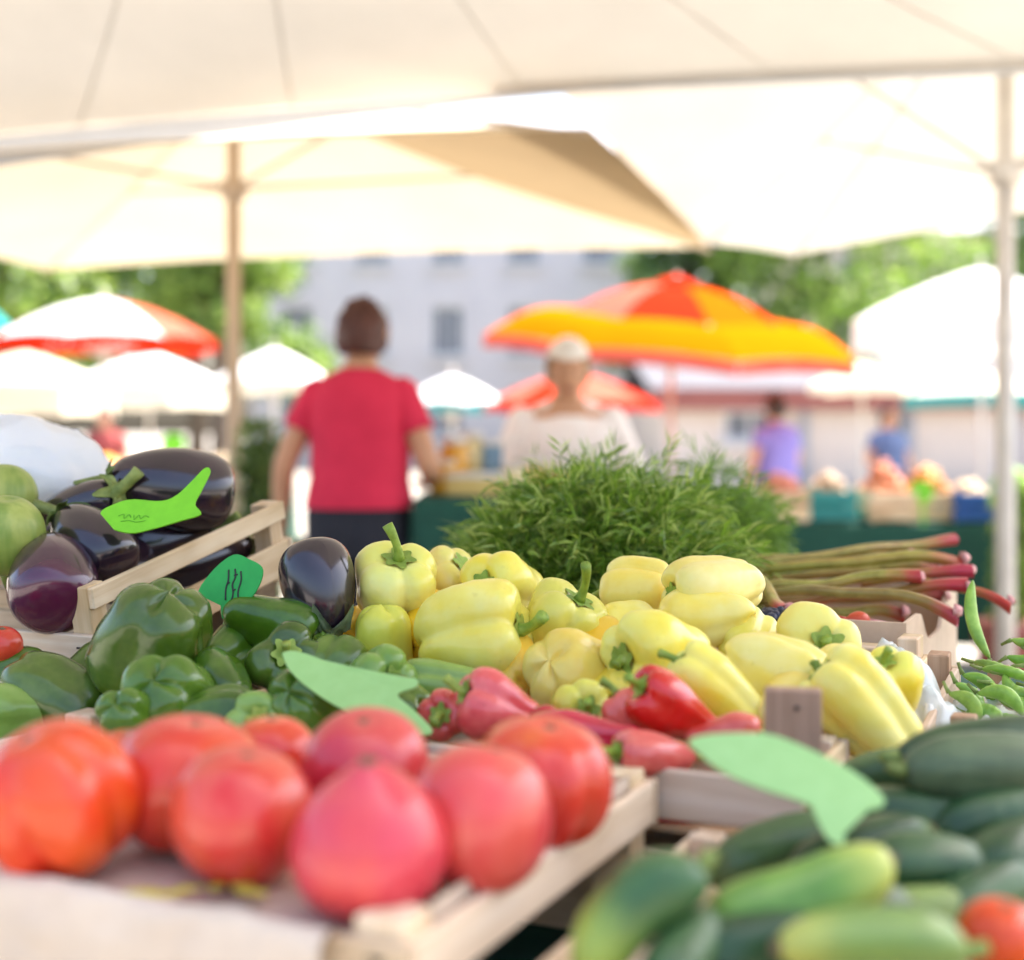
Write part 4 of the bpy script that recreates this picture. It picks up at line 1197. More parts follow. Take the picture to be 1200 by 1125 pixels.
def round_geo(W, H, ribs=0, ribamp=0.0, point=0.0, seed=0, dimple=0.10, nseg=56, nr=32):
    """tomato-like body: stem hollow at -Z, blossom end at +Z"""
    rng = random.Random(seed); ph = [rng.uniform(0, 6.28) for _ in range(3)]
    V, F = [], []
    for i in range(nr + 1):
        t = PI * i / nr
        for k in range(nseg):
            a = 2 * PI * k / nseg
            rr = math.sin(t) ** 0.82
            zz = math.cos(t)
            aw = a + 0.2 * math.sin(a + ph[0]) + 0.1 * math.sin(3 * a + ph[1])
            g_ = 0.0
            if ribs:
                g_ = (1 - abs(math.cos(ribs * aw / 2 + ph[2]))) ** 1.6
            low = smooth01(0.6, -0.9, zz) if False else (1 - smooth01(-0.9, 0.7, zz))
            r_ = W / 2 * rr * (1 - ribamp * g_ * (0.35 + 0.65 * low))
            z_ = H / 2 * zz
            z_ += dimple * H * math.exp(-(rr / 0.30) ** 2) * (1 if zz < 0 else 0) * 1.0
            if zz > 0:
                z_ += point * H * math.exp(-(rr / 0.35) ** 2) - (0.03 * H * math.exp(-(rr / 0.2) ** 2) if point == 0 else 0)
                r_ *= 1 - 0.18 * min(1, point * 6) * zz
            p = Vector((r_ * math.cos(a), r_ * math.sin(a), z_))
            dn = 0.05 * mnoise.noise(p * 16 + Vector((seed * 2.3, 0, seed)))
            V.append(Vector((p.x * (1 + dn), p.y * (1 + dn), p.z * (1 + dn * 0.6))))
    for i in range(nr):
        for k in range(nseg):
            k2 = (k + 1) % nseg
            F.append((i * nseg + k, (i + 1) * nseg + k, (i + 1) * nseg + k2, i * nseg + k2))
    return V, F

def star_geo(rad, n, z, lift, wid=0.35, drop=0.0, seed=0):
    """leafy star of narrow sepals"""
    rng = random.Random(seed)
    V, F = [], []
    for i in range(n):
        a = 2 * PI * i / n + rng.uniform(-0.2, 0.2)
        ln = rad * rng.uniform(0.8, 1.2)
        dx, dy = math.cos(a), math.sin(a)
        o = len(V)
        for j in range(5):
            t = j / 4
            w_ = wid * rad * 0.5 * math.sin(PI * min(1, 0.25 + t * 0.75)) * (1 - 0.3 * t)
            zc = z + lift * math.sin(t * 2.2) - drop * t * t
            for s in (-1, 0, 1):
                V.append(Vector((dx * ln * t - dy * w_ * s, dy * ln * t + dx * w_ * s, zc + (0.001 if s == 0 else 0))))
        for j in range(4):
            for s in range(2):
                b = o + j * 3 + s
                F.append((b, b + 1, b + 4, b + 3))
    return V, F

def tomato(label, px, d, W, H, mat, floor, dr=(0, 1, 0), ribs=0, ribamp=0.0, point=0.0, seed=0, roll=0.0, py=None, group=None):
    loc = P(px, py, d) if py else Vector(((px - 600) / FPX * d, d, floor + H / 2))
    root = thing('tomato', label, 'tomato', loc, dirq(dr, roll), group)
    V, F = round_geo(W, H, ribs, ribamp, point, seed)
    mk('body', V, F, mat, root)
    V, F = star_geo(W * 0.24, 6, 0, -0.006, 0.28, 0, seed)
    mk('calyx', [Vector((v.x, v.y, -v.z - H * 0.5 + H * 0.02)) for v in V], F, M['calyx'], root)
    zt = max(v.z for v in round_geo(W, H, ribs, ribamp, point, seed)[0] if abs(v.x) + abs(v.y) < W * 0.12)
    V, F = [], []
    for j in range(3):
        for k in range(10):
            a = 2 * PI * k / 10; rj = (0.0, 0.0034, 0.0062)[j] * (1 + 0.3 * math.cos(3 * a + seed))
            V.append(Vector((rj * math.cos(a), rj * math.sin(a), (0.0012, 0.001, -0.0012)[j])))
    for j in range(2):
        for k in range(10):
            k2 = (k + 1) % 10
            F.append((j * 10 + k, j * 10 + k2, (j + 1) * 10 + k2, (j + 1) * 10 + k))
    tip = min((v for v in round_geo(W, H, ribs, ribamp, point, seed)[0] if v.z > 0), key=lambda v: v.x * v.x + v.y * v.y)
    mk('blossom_scar', [v + tip for v in V], F, M['scar'], root)
    return root

AUB = catmull([(0.0, 0.0), (0.20, 0.002), (0.42, -0.02), (0.62, -0.10), (0.82, -0.26), (0.96, -0.46), (1.0, -0.64), (0.93, -0.82), (0.72, -0.94), (0.38, -0.99), (0.0, -1.0)], 34)
def aubergine(label, px, py, d, L, W, dr, mat=None, seed=0, roll=0.0, cmat=None, sepal=0.26, stem=0.045):
    mat = mat or M['aub']; cmat = cmat or M['calyx']
    root = thing('aubergine', label, 'aubergine', P(px, py, d), dirq(dr, roll))
    nseg, nr = 52, len(AUB)
    def surf(f, a, o=0.0):
        t = f * (nr - 1); i = min(int(t), nr - 2); q = t - i
        r = AUB[i][0] * (1 - q) + AUB[i + 1][0] * q; z = AUB[i][1] * (1 - q) + AUB[i + 1][1] * q
        p = Vector((max(0, r) * W / 2 * math.cos(a), max(0, r) * W / 2 * math.sin(a), z * L + L / 2))
        dn = 0.035 * mnoise.noise(p * 14 + Vector((seed * 2.1, 0, 0)))
        p.x *= 1 + dn; p.y *= 1 + dn
        if o:
            nrm = Vector((math.cos(a), math.sin(a), 0)) * min(1, f * 4) + Vector((0, 0, 1)) * max(0, 1 - f * 3)
            p += nrm.normalized() * o
        return p
    V, F = [], []
    for i in range(nr):
        for k in range(nseg):
            V.append(surf(i / (nr - 1), 2 * PI * k / nseg))
    for i in range(nr - 1):
        for k in range(nseg):
            k2 = (k + 1) % nseg
            F.append((i * nseg + k, (i + 1) * nseg + k, (i + 1) * nseg + k2, i * nseg + k2))
    mk('body', V, F, mat, root)
    rng = random.Random(seed + 5); ph = rng.uniform(0, 6)
    V, F = [], []
    for j in range(9):
        for k in range(60):
            a = 2 * PI * k / 60
            s = abs(((5 * (a + ph) / (2 * PI)) % 1) * 2 - 1)
            fm = sepal * (0.42 + 0.58 * s ** 1.3) * (1 + 0.15 * mnoise.noise(Vector((a * 2, seed, 0))))
            V.append(surf(fm * j / 8, a, 0.0035 + 0.004 * mnoise.noise(Vector((math.cos(a) * 4, math.sin(a) * 4, j * 0.4 + seed))) + (0.004 if j == 8 else 0)))
    for j in range(8):
        for k in range(60):
            k2 = (k + 1) % 60
            F.append((j * 60 + k, (j + 1) * 60 + k, (j + 1) * 60 + k2, j * 60 + k2))
    mk('calyx', V, F, cmat, root)
    a = rng.uniform(0, 6)
    pts = [Vector((0.35 * stem * t * t * math.cos(a), 0.35 * stem * t * t * math.sin(a), L / 2 - 0.004 + stem * t)) for t in (0, 0.15, 0.35, 0.6, 0.85, 1)]
    V, F = tube_geo(pts, [0.014, 0.010, 0.008, 0.0075, 0.008, 0.009], 10)
    mk('stem', V, F, cmat, root)
    return root

def cucumber(label, px, py, d, L, W, dr, mat, bend=0.06, seed=0, roll=0.0, group=None):
    root = thing('cucumber', label, 'cucumber', P(px, py, d), dirq(dr, roll), group)
    n, m = 30, 44
    V, F = [], []
    for i in range(m + 1):
        t = i / m; s = 2 * t - 1
        env = (max(0.0, 1 - abs(s) ** 3.6)) ** 0.5 * (1 - 0.10 * s)
        for k in range(n):
            a = 2 * PI * k / n
            r = W / 2 * env * (1 + 0.025 * math.cos(5 * a))
            p = Vector((r * math.cos(a), r * math.sin(a), s * L / 2))
            dn = 0.05 * mnoise.noise(p * 26 + Vector((seed, 0, 0))) + 0.03 * max(0, mnoise.noise(p * 120 + Vector((seed, 3, 0))))
            V.append(Vector((p.x * (1 + dn) + bend * L * (1 - s * s), p.y * (1 + dn), p.z)))
    for i in range(m):
        for k in range(n):
            k2 = (k + 1) % n
            F.append((i * n + k, i * n + k2, (i + 1) * n + k2, (i + 1) * n + k))
    mk('body', V, F, mat, root)
    V, F = tube_geo([Vector((0, 0, -L / 2 + 0.002)), Vector((0, 0, -L / 2 - 0.004)), Vector((0.002, 0, -L / 2 - 0.012))], [0.007, 0.005, 0.0045], 10)
    mk('stem', V, F, M['calyx'], root)
    V, F = tube_geo([Vector((0, 0, L / 2 - 0.003)), Vector((0, 0, L / 2 + 0.0015)), Vector((0, 0, L / 2 + 0.003))], [0.006, 0.0045, 0.002], 10)
    mk('blossom_end', V, F, M['scar'], root)
    return root

def price_tag(label, c, ex, ey, a, b, tail_ang, tail_len, tail_w, mat, strokes=(), ink=None, sw=0.0009, th=0.0022, bend=0.0, cat='price tag', shape=None):
    """oval card with a spike; c centre, ex/ey image-space axes (right, up, away), a/b half axes, tail in the card's plane"""
    X = Vector((ex[0], ex[2], ex[1])).normalized()
    Y = Vector((ey[0], ey[2], ey[1])); Y = (Y - X * Y.dot(X)).normalized()
    Z = X.cross(Y)
    root = thing('price_tag', label, cat, c)
    root.rotation_mode = 'QUATERNION'
    root.rotation_quaternion = Matrix((X, Y, Z)).transposed().to_quaternion()
    out = []
    N = 72
    ta = R(tail_ang)
    for k in range(N):
        t = ta + 2 * PI * (k + 0.5) / N
        sp = 0.86
        p = Vector((a * math.copysign(abs(math.cos(t)) ** sp, math.cos(t)), b * math.copysign(abs(math.sin(t)) ** sp, math.sin(t)), 0))
        out.append(p)
    td = Vector((math.cos(ta), math.sin(ta), 0)); tn = Vector((-td.y, td.x, 0))
    base = Vector((a * math.cos(ta), b * math.sin(ta), 0)) * 0.9
    # replace the rim next to the tail by a flared neck and a long blunt spike
    rim = [p for p in out if not (abs((p - base).dot(tn)) < tail_w * 1.25 and (p - base).dot(td) > -tail_w * 2.2)]
    kk = [i for i, p in enumerate(out) if p not in rim]
    tip = base + td * tail_len
    spike = [base + tn * -tail_w * 0.95 + td * tail_w * 0.5, base + tn * -tail_w * 0.62 + td * tail_w * 1.4, tip - tn * tail_w * 0.45 - td * 0.004, tip, tip + tn * tail_w * 0.45 - td * 0.004, base + tn * tail_w * 0.62 + td * tail_w * 1.4, base + tn * tail_w * 0.95 + td * tail_w * 0.5]
    poly = [p for p in rim] + []
    # rim runs counter-clockwise starting just after the tail, so the spike closes it
    poly = rim + spike
    if shape:
        cxm = (min(p[0] for p in shape) + max(p[0] for p in shape)) / 2; cym = (min(p[1] for p in shape) + max(p[1] for p in shape)) / 2
        sx_ = 2 * a / (max(p[0] for p in shape) - min(p[0] for p in shape)); sy_ = 2 * b / (max(p[1] for p in shape) - min(p[1] for p in shape))
        ring_ = [((p[0] - cxm) * sx_, (cym - p[1]) * sy_) for p in shape]
        ring_ = [ring_[-1]] + ring_ + [ring_[0]]
        poly = [Vector((q[0], q[1], 0)) for q in catmull(ring_, 4 * len(ring_))[4:-5]]
        poly = poly[::-1]
    bm = bmesh.new()
    vs = [bm.verts.new(p) for p in poly]
    f = bm.faces.new(vs)
    bmesh.ops.triangulate(bm, faces=[f])
    if bend:
        bmesh.ops.subdivide_edges(bm, edges=list(bm.edges), cuts=2)
    ext = bmesh.ops.extrude_face_region(bm, geom=list(bm.faces))
    for v in ext['geom']:
        if isinstance(v, bmesh.types.BMVert):
            v.co.z += th
    for v in bm.verts:
        v.co.z += bend * (v.co.x / a) ** 2 * a
    bmesh.ops.recalc_face_normals(bm, faces=list(bm.faces))
    me = bpy.data.meshes.new('card'); bm.to_mesh(me); bm.free()
    me.materials.append(mat)
    lk('card', me, root)
    if strokes:
        geo = []
        for st in strokes:
            pts = [Vector((x * a, y * b, th + 0.0006 + bend * x * x * a)) for x, y in st]
            if len(pts) > 2:
                pts = [Vector(q) for q in catmull(pts, len(pts) * 4)]
            geo.append(tube_geo(pts, [sw] * len(pts), 6, flat=0.35))
        V, F = join_geo(geo)
        mk('writing', V, F, ink or M['ink'], root)
    return root

# ------------------------------------------------------------------ the tomato crate in front
rz = (0, 0, ROT)
W_, D_ = 0.62, 0.43
cpos = UV(-W_ / 2, 0.0, TZ + 0.003)
crate('wooden_crate', 'pale slatted crate lined with cream paper under the big tomatoes', 'crate', W_, D_, 0.150, cpos, rz, [(0.012, 0.060), (0.112, 0.038)], 0.010, 0.130, post=0.034, nfl=5, staples=True)
# paper liner: covers the filling, curls over the front rail and against the right-hand rail
def liner():
    V, F, idx = [], [], {}
    nu, nv = 90, 70
    for i in range(nu + 1):
        for j in range(nv + 1):
            s = -W_ - 0.0 + (W_ + 0.055) * i / nu          # along u, last 5 cm climb the right rail
            t = -0.13 + (D_ + 0.11) * j / nv                # along v, first 13 cm hang over the front
            u, v, z = s, t, 0.140
            if t < 0.012:
                q = 0.012 - t
                if q < 0.02:
                    v = 0.012 - q; z = 0.140 + 0.016 * smooth01(0, 0.016, q)
                else:
                    v = -0.009 - 0.006 * smooth01(0.02, 0.05, q); z = 0.156 - (q - 0.02)
            if s > -0.022:
                q = s + 0.022
                u = -0.022 + 0.011 * smooth01(0, 0.02, q); z += min(q, 0.05) * 0.40
            wr = 0.006 * mnoise.noise(Vector((s * 14, t * 14, 0))) + 0.004 * mnoise.noise(Vector((s * 38, t * 38, 2)))
            if t < 0.012 and (0.012 - t) >= 0.02:
                v -= abs(wr) * 1.4
            else:
                z += max(0, wr * (1 if s < -0.03 else 0.4))
            idx[i, j] = len(V)
            p = UV(u, v)
            V.append(Vector((p.x, p.y, TZ + 0.003 + z)))
    for i in range(nu):
        for j in range(nv):
            s = -W_ + (W_ + 0.055) * (i + 0.5) / nu; t = -0.13 + (D_ + 0.11) * (j + 0.5) / nv
            if s > -0.052 and t < 0.048:
                continue                                     # cut out round the corner post
            lim = -0.085 + 0.03 * mnoise.noise(Vector((s * 9, 1, 1)))
            if t < lim:
                continue
            F.append((idx[i, j], idx[i + 1, j], idx[i + 1, j + 1], idx[i, j + 1]))
    o = mk('paper_liner', V, F, M['paper'])
    tag(o, 'cream paper sheet under the big tomatoes, hanging over the crate front', 'paper')
liner()
FLZ = TZ + 0.003 + 0.142
tomato('huge orange-red ribbed tomato at the corner, its green calyx showing underneath', 68, 0.955, 0.112, 0.104, M['tom_orange'], FLZ, (-0.35, 0.9, -0.25), 5, 0.30, 0, 1, 0.5)
tomato('broad orange-red tomato behind the round pink one', 222, 1.02, 0.116, 0.094, M['tom_orange'], FLZ, (0.12, 1, -0.05), 6, 0.14, 0, 2, 1.2)
tomato('round pink tomato beside the pointed one', 283, 0.945, 0.096, 0.089, M['tom_pink'], FLZ, (0.12, 1, -0.15), 0, 0, 0.0, 3)
tomato('pink tomato behind the pointed one with its scar facing up', 428, 1.035, 0.094, 0.084, M['tom_pink'], FLZ + 0.012, (0, 1, -0.35), 4, 0.03, 0.0, 4)
tomato('pointed pink tomato in front of all others, brown scar on top', 433, 0.880, 0.100, 0.092, M['tom_pink'], FLZ - 0.002, (0.0, 1, -0.16), 4, 0.025, 0.10, 5)
tomato('large pink tomato between the pointed one and the ribbed orange one', 562, 0.93, 0.096, 0.094, M['tom_pink'], FLZ, (0.25, 1, 0.1), 4, 0.03, 0.0, 6, 0.6)
tomato('ribbed orange-red tomato with yellow streaks at the crate rail', 634, 1.03, 0.108, 0.090, M['tom_orange'], FLZ, (0.15, 1, -0.2), 7, 0.24, 0, 7, 0.3)
tomato('orange tomato peeping out behind the broad orange-red one', 318, 1.10, 0.075, 0.07, M['tom_orange'], FLZ, (0, 1, 0), 5, 0.06, 0, 8, py=893)
tomato('orange tomato low between the two ribbed corner tomatoes', 150, 1.09, 0.08, 0.07, M['tom_orange'], FLZ, (0, 1, 0), 5, 0.06, 0, 9)
bits = thing('leaf_scrap', 'torn yellow-green leaf scraps lying on the cream paper', 'leaf', P(235, 1043, 0.90))
for k, (dx, dy, a) in enumerate(((-0.022, 0.0, 0.3), (0.012, 0.02, 1.2), (0.03, 0.005, 2.1))):
    V, F = star_geo(0.024, 2, 0.0, 0.003, 0.7, 0, 60 + k)
    mk('leaf_piece', V, F, M['limepep'], bits, loc=(dx, dy, FLZ + 0.006 - P(235, 1043, 0.90).z), rot=(0, 0, a))

# ------------------------------------------------------------------ red pepper crate behind it
W_ = 0.575
crate('wooden_crate', 'pale crate of red peppers with a brown corner post', 'crate', W_, 0.185, 0.155, UV(-0.455 + W_ / 2, 0.442, TZ + 0.003), rz, [(0.010, 0.075), (0.112, 0.043)], 0.004, 0.10, post=0.026, nfl=3)
o = thing('wooden_stake', 'brown wooden stake standing between the yellow peppers and the mint green tag', 'stake', UV(0.107, 0.462, TZ + 0.003), rz)
box('stake_board', (0.228, 0.018, 0.047), (0, 0, 0.115), M['wood_b'], o, (R(8), R(-90), R(6)))
box('nail', (0.004, 0.004, 0.004), (0.006, -0.012, 0.215), M['staple'], o)
RED = [
    ('light red pepper knob peeping out beside the pale green tag', 524, 838, 1.36, 0.055, 0.050, (-0.2, 0.2, -0.9), 'palered', 4, 0.75),
    ('blunt red pepper with pale shoulders next to the lime striped one', 588, 830, 1.34, 0.085, 0.072, (-0.75, 0.35, -0.2), 'palered', 3, 0.65),
    ('glossy crimson pepper leaning against the long pale yellow one', 798, 834, 1.29, 0.100, 0.060, (-0.72, 0.45, -0.25), 'red', 3, 0.55),
    ('dark red pepper lying along the tomato crate', 688, 866, 1.25, 0.105, 0.046, (-0.95, 0.02, 0.1), 'red', 3, 0.6),
    ('light red pepper just behind the tip of the tomato crate', 768, 884, 1.22, 0.080, 0.046, (-0.8, 0.15, -0.4), 'palered', 3, 0.6),
    ('small red pepper wedged between the lime one and the crimson one', 742, 848, 1.30, 0.06, 0.046, (-0.3, 0.6, 0.4), 'palered', 3, 0.6),
    ('dark red pepper seen through the gap in the crate side', 812, 945, 1.235, 0.085, 0.042, (-0.9, -0.1, 0.2), 'red', 3, 0.6),
    ('red pepper under the crimson pepper, above the mint green tag', 848, 868, 1.25, 0.07, 0.045, (0.8, 0.1, -0.3), 'palered', 3, 0.6),
    ('red pepper in the shadow behind the ribbed orange-red tomato', 640, 862, 1.32, 0.07, 0.05, (0.2, 0.3, -0.8), 'red', 4, 0.7),
]
for k, (lab, px, py, d, L, W, dr, mt, n, tp) in enumerate(RED):
    pepper(lab, px, py, d, L, W, dr, M[mt], n, tp, 0.20, 0.06, 30 + k, k * 0.9, 0.022)

# ------------------------------------------------------------------ yellow peppers, two crates
crate('wooden_crate', 'pale crate under the yellow peppers beside the stake', 'crate', 0.45, 0.40, 0.13, UV(-0.055, 0.632, TZ + 0.003), (R(6), 0, ROT), [(0.010, 0.05), (0.08, 0.046)], 0.015, 0.06, mats_post=M['wood_b'], nfl=5)
crate('wooden_crate', 'pale crate under the yellow peppers beside the lone aubergine', 'crate', 0.45, 0.40, 0.13, UV(-0.512, 0.632, TZ + 0.003), (R(6), 0, ROT), [(0.010, 0.05), (0.08, 0.046)], 0.015, 0.06, nfl=5)
YEL = [
    ('plump yellow bell pepper with an upright hooked green stem', 466, 690, 1.66, 0.096, 0.096, (0.10, 0.86, -0.50), 'pale_yellow', 4, 0.80, 0.26, 0.040),
    ('yellow bell pepper squeezed behind the hooked stem one', 519, 684, 1.74, 0.085, 0.078, (0.55, 0.55, -0.35), 'yellow', 4, 0.80, 0.24, 0.0),
    ('narrow lime yellow pepper standing on end below the hooked stem one', 449, 752, 1.60, 0.092, 0.064, (0.05, -0.95, 0.15), 'limepep', 3, 0.85, 0.16, 0.0),
    ('deep golden pepper half hidden behind the grey-green calyx', 424, 752, 1.72, 0.10, 0.066, (0.1, -0.9, 0.3), 'gold', 3, 0.8, 0.16, 0.0),
    ('yellow pepper with a deep crease behind the big three-lobed one', 594, 694, 1.68, 0.105, 0.088, (-0.55, 0.25, -0.75), 'pale_yellow', 3, 0.75, 0.30, 0.012),
    ('big three-lobed yellow pepper with a brownish stem pointing sideways', 552, 750, 1.55, 0.128, 0.112, (0.90, 0.20, -0.25), 'pale_yellow', 3, 0.80, 0.34, 0.034),
    ('yellow-green pepper with a long straight stem sticking up', 656, 740, 1.59, 0.098, 0.090, (0.42, 0.78, -0.25), 'limepep', 4, 0.75, 0.22, 0.048),
    ('blocky yellow pepper with a green stem pointing at the dill', 752, 692, 1.70, 0.088, 0.084, (-0.80, -0.05, 0.40), 'pale_yellow', 4, 0.88, 0.24, 0.040),
    ('pale yellow pepper on top, its green cap beside the blocky one', 838, 688, 1.62, 0.118, 0.080, (-0.92, -0.12, -0.32), 'pale_yellow', 4, 0.70, 0.20, 0.008),
    ('smooth yellow pepper directly under the pale top one', 834, 726, 1.585, 0.112, 0.072, (-0.85, -0.18, 0.45), 'yellow', 3, 0.65, 0.14, 0.0),
    ('small golden pepper tucked beside the dark berry punnet', 872, 752, 1.57, 0.070, 0.064, (0.3, 0.35, 0.85), 'yellow', 4, 0.8, 0.22, 0.0),
    ('yellow pepper deep in the heap behind the green capped one', 738, 748, 1.60, 0.09, 0.08, (-0.2, 0.3, 0.9), 'yellow', 3, 0.8, 0.2, 0.0),
    ('large yellow pepper lying above the small lime one', 672, 792, 1.48, 0.098, 0.092, (0.55, -0.45, 0.65), 'yellow', 4, 0.80, 0.20, 0.0),
    ('pale yellow pepper with its green cap turned to the large yellow one', 775, 772, 1.47, 0.122, 0.094, (-0.80, 0.06, -0.58), 'pale_yellow', 4, 0.66, 0.22, 0.010),
    ('long pale yellow pepper lying behind the crimson pepper', 846, 816, 1.36, 0.118, 0.066, (-0.72, 0.60, 0.10), 'pale_yellow', 3, 0.72, 0.16, 0.020),
    ('pale yellow pepper whose green cap touches the brown stake', 904, 794, 1.42, 0.112, 0.086, (0.72, -0.35, -0.55), 'pale_yellow', 4, 0.72, 0.18, 0.012),
    ('yellow pepper showing its green cap in front of the rhubarb box', 958, 762, 1.53, 0.080, 0.094, (0.05, 0.30, -0.92), 'pale_yellow', 4, 0.75, 0.26, 0.010),
    ('long ribbed yellow pepper sloping down beside the brown stake', 1010, 836, 1.34, 0.125, 0.080, (-0.62, 0.62, 0.12), 'pale_yellow', 4, 0.72, 0.24, 0.010),
    ('golden yellow pepper behind the long ribbed one at the crate edge', 1042, 806, 1.43, 0.070, 0.060, (-0.25, 0.75, -0.4), 'yellow', 4, 0.75, 0.24, 0.016),
    ('small pale lime pepper with its stem turned to the red peppers', 679, 836, 1.385, 0.055, 0.066, (0.25, 0.30, -0.92), 'limepep', 4, 0.75, 0.24, 0.016),
    ('yellow pepper in the shadow under the green capped pale ones', 730, 815, 1.45, 0.085, 0.075, (0.3, 0.2, 0.9), 'yellow', 3, 0.75, 0.2, 0.0),
    ('golden pepper low behind the brown stake', 925, 840, 1.36, 0.09, 0.07, (0.6, 0.2, 0.7), 'yellow', 3, 0.75, 0.2, 0.0),
    ('yellow pepper under the big three-lobed one', 600, 790, 1.53, 0.09, 0.075, (-0.4, 0.2, 0.8), 'gold', 3, 0.75, 0.2, 0.0),
    ('yellow pepper low in the middle of the heap', 690, 762, 1.57, 0.09, 0.08, (0.4, 0.3, 0.8), 'gold', 3, 0.75, 0.2, 0.0),
    ('yellow pepper in the gap under the hooked stem one', 505, 738, 1.64, 0.09, 0.075, (0.4, 0.3, 0.8), 'gold', 3, 0.75, 0.2, 0.0),
    ('yellow pepper under the one facing the rhubarb box', 985, 790, 1.47, 0.09, 0.075, (0.4, -0.3, 0.8), 'yellow', 3, 0.75, 0.2, 0.0),
    ('yellow pepper pressed under the long pale yellow one', 800, 850, 1.37, 0.08, 0.06, (0.9, -0.3, 0.2), 'yellow', 3, 0.75, 0.2, 0.0),
]
for k, (lab, px, py, d, L, W, dr, mt, n, tp, gr, st) in enumerate(YEL):
    pepper(lab, px, py, d, L * 0.97, W * 1.07, dr, M[mt], n, min(0.9, tp + 0.06), gr * 1.1, 0.06 * ((k % 3) - 1), 100 + k * 3, k * 1.3, st, 0.5, smat=M['stem'])

# ------------------------------------------------------------------ green peppers
crate('wooden_crate', 'pale crate under the green peppers', 'crate', 0.56, 0.235, 0.125, UV(-0.745, 0.436, TZ + 0.003), rz, [(0.010, 0.05), (0.075, 0.046)], 0.004, 0.085, nfl=4)
GRN = [
    ('huge green bell pepper standing against the corner of the aubergine crate', 186, 748, 1.52, 0.128, 0.132, (-0.25, -0.86, 0.42), 'green', 4, 0.82, 0.22, 0.0),
    ('smooth green pepper pointing at the grey-green calyx', 318, 732, 1.60, 0.118, 0.070, (0.93, -0.20, -0.2), 'green', 3, 0.8, 0.14, 0.012),
    ('curly green pepper right above the pale green tag', 334, 778, 1.53, 0.070, 0.085, (0.2, 0.45, -0.85), 'green', 4, 0.8, 0.34, 0.014),
    ('two-humped green pepper in front of the huge one', 198, 816, 1.42, 0.085, 0.098, (0.15, -0.55, 0.8), 'green', 3, 0.85, 0.32, 0.0),
    ('curled green pepper end beside the two-humped one', 152, 838, 1.38, 0.07, 0.060, (0.2, -0.5, 0.85), 'green', 3, 0.85, 0.30, 0.0),
    ('long green pepper sloping away from the small red tomato', 66, 814, 1.52, 0.122, 0.085, (0.85, -0.42, -0.2), 'green', 3, 0.9, 0.14, 0.0),
    ('pale green pepper low behind the huge orange-red tomato', 20, 838, 1.49, 0.094, 0.073, (-0.8, 0.1, -0.4), 'palegreen', 3, 0.8, 0.2, 0.0),
    ('dark green pepper lying between the huge one and the pale green tag', 264, 806, 1.47, 0.085, 0.066, (-0.4, 0.3, 0.8), 'green', 3, 0.8, 0.2, 0.0),
    ('dark green pepper under the small red tomato', 8, 797, 1.565, 0.09, 0.07, (0.8, 0.1, 0.4), 'green', 3, 0.8, 0.2, 0.0),
    ('green pepper directly under the pale green tag', 362, 836, 1.37, 0.092, 0.088, (0.3, -0.6, 0.7), 'green', 4, 0.75, 0.2, 0.0),
    ('bumpy light green pepper in front of the dark one', 306, 846, 1.36, 0.060, 0.062, (0.1, 0.3, -0.9), 'palegreen', 4, 0.75, 0.28, 0.012),
    ('green pepper deep behind the curly one', 275, 768, 1.60, 0.085, 0.075, (0.4, 0.3, 0.8), 'green', 3, 0.8, 0.2, 0.0),
    ('green pepper low between the two-humped and the bumpy one', 252, 842, 1.40, 0.08, 0.06, (0.9, 0.1, 0.2), 'green', 3, 0.8, 0.2, 0.0),
    ('dark green pepper at the back under the crate corner', 110, 800, 1.56, 0.09, 0.075, (0.5, 0.3, 0.8), 'green', 3, 0.8, 0.2, 0.0),
    ('green pepper behind the spike of the pale green tag', 440, 800, 1.46, 0.075, 0.070, (0.5, 0.2, -0.7), 'palegreen', 4, 0.75, 0.26, 0.0),
    ('striped dark green pepper lying under the big three-lobed yellow one', 530, 802, 1.47, 0.105, 0.052, (-0.92, 0.08, 0.1), 'palegreen', 3, 0.75, 0.26, 0.0),
    ('green pepper half buried beside the striped one', 470, 822, 1.42, 0.08, 0.06, (-0.6, 0.1, 0.6), 'green', 3, 0.75, 0.22, 0.0),
    ('green pepper behind the pale tag near the golden pepper', 392, 790, 1.52, 0.08, 0.07, (0.3, 0.5, 0.6), 'green', 3, 0.75, 0.22, 0.0),
]
for k, (lab, px, py, d, L, W, dr, mt, n, tp, gr, st) in enumerate(GRN):
    pepper(lab, px, py, d, L, W, dr, M[mt], n, tp, gr, 0.08 * ((k % 3) - 1), 300 + k * 3, k * 1.1, st, 0.5)
tomato('small red tomato under the front slat of the aubergine crate', 2, 1.56, 0.046, 0.042, M['tom_orange'], 0, (0.1, 1, -0.2), 0, 0, 0, 21, py=757)

# ------------------------------------------------------------------ aubergine crate, propped up at the back
crate('wooden_crate', 'crate standing under the propped up aubergine crate', 'crate', 0.45, 0.36, 0.165, UV(-0.985, 0.69, TZ + 0.003), rz, [(0.010, 0.06), (0.10, 0.06)], 0.0, 0.05, nfl=4)
TILT = R(12.0)
AW = 0.46
fc = P(118, 690, 1.65)                    # top of the front right corner
AH = 0.112
base = Vector((fc.x, fc.y, 0)) - Vector((UX.x, UX.y, 0)) * (AW / 2)
crate('wooden_crate', 'pale slatted crate of aubergines tilted forward, staples in its front slat', 'crate', AW, 0.42, AH, (base.x, base.y, fc.z - AH * math.cos(TILT)), (TILT, 0, ROT), [(0.006, 0.050)], 0.0, 0.012, post=0.030, staples=True, end_slats=[(0.006, 0.050), (0.084, 0.028)])
pb = UV(-0.99, 0.99, TZ + 0.003)
o = thing('wooden_block', 'wooden block propping up the back of the aubergine crate', 'block', pb, rz)
box('timber', (0.36, 0.055, 0.235), (0, 0.03, 0.1175), M['wood_o'], o)
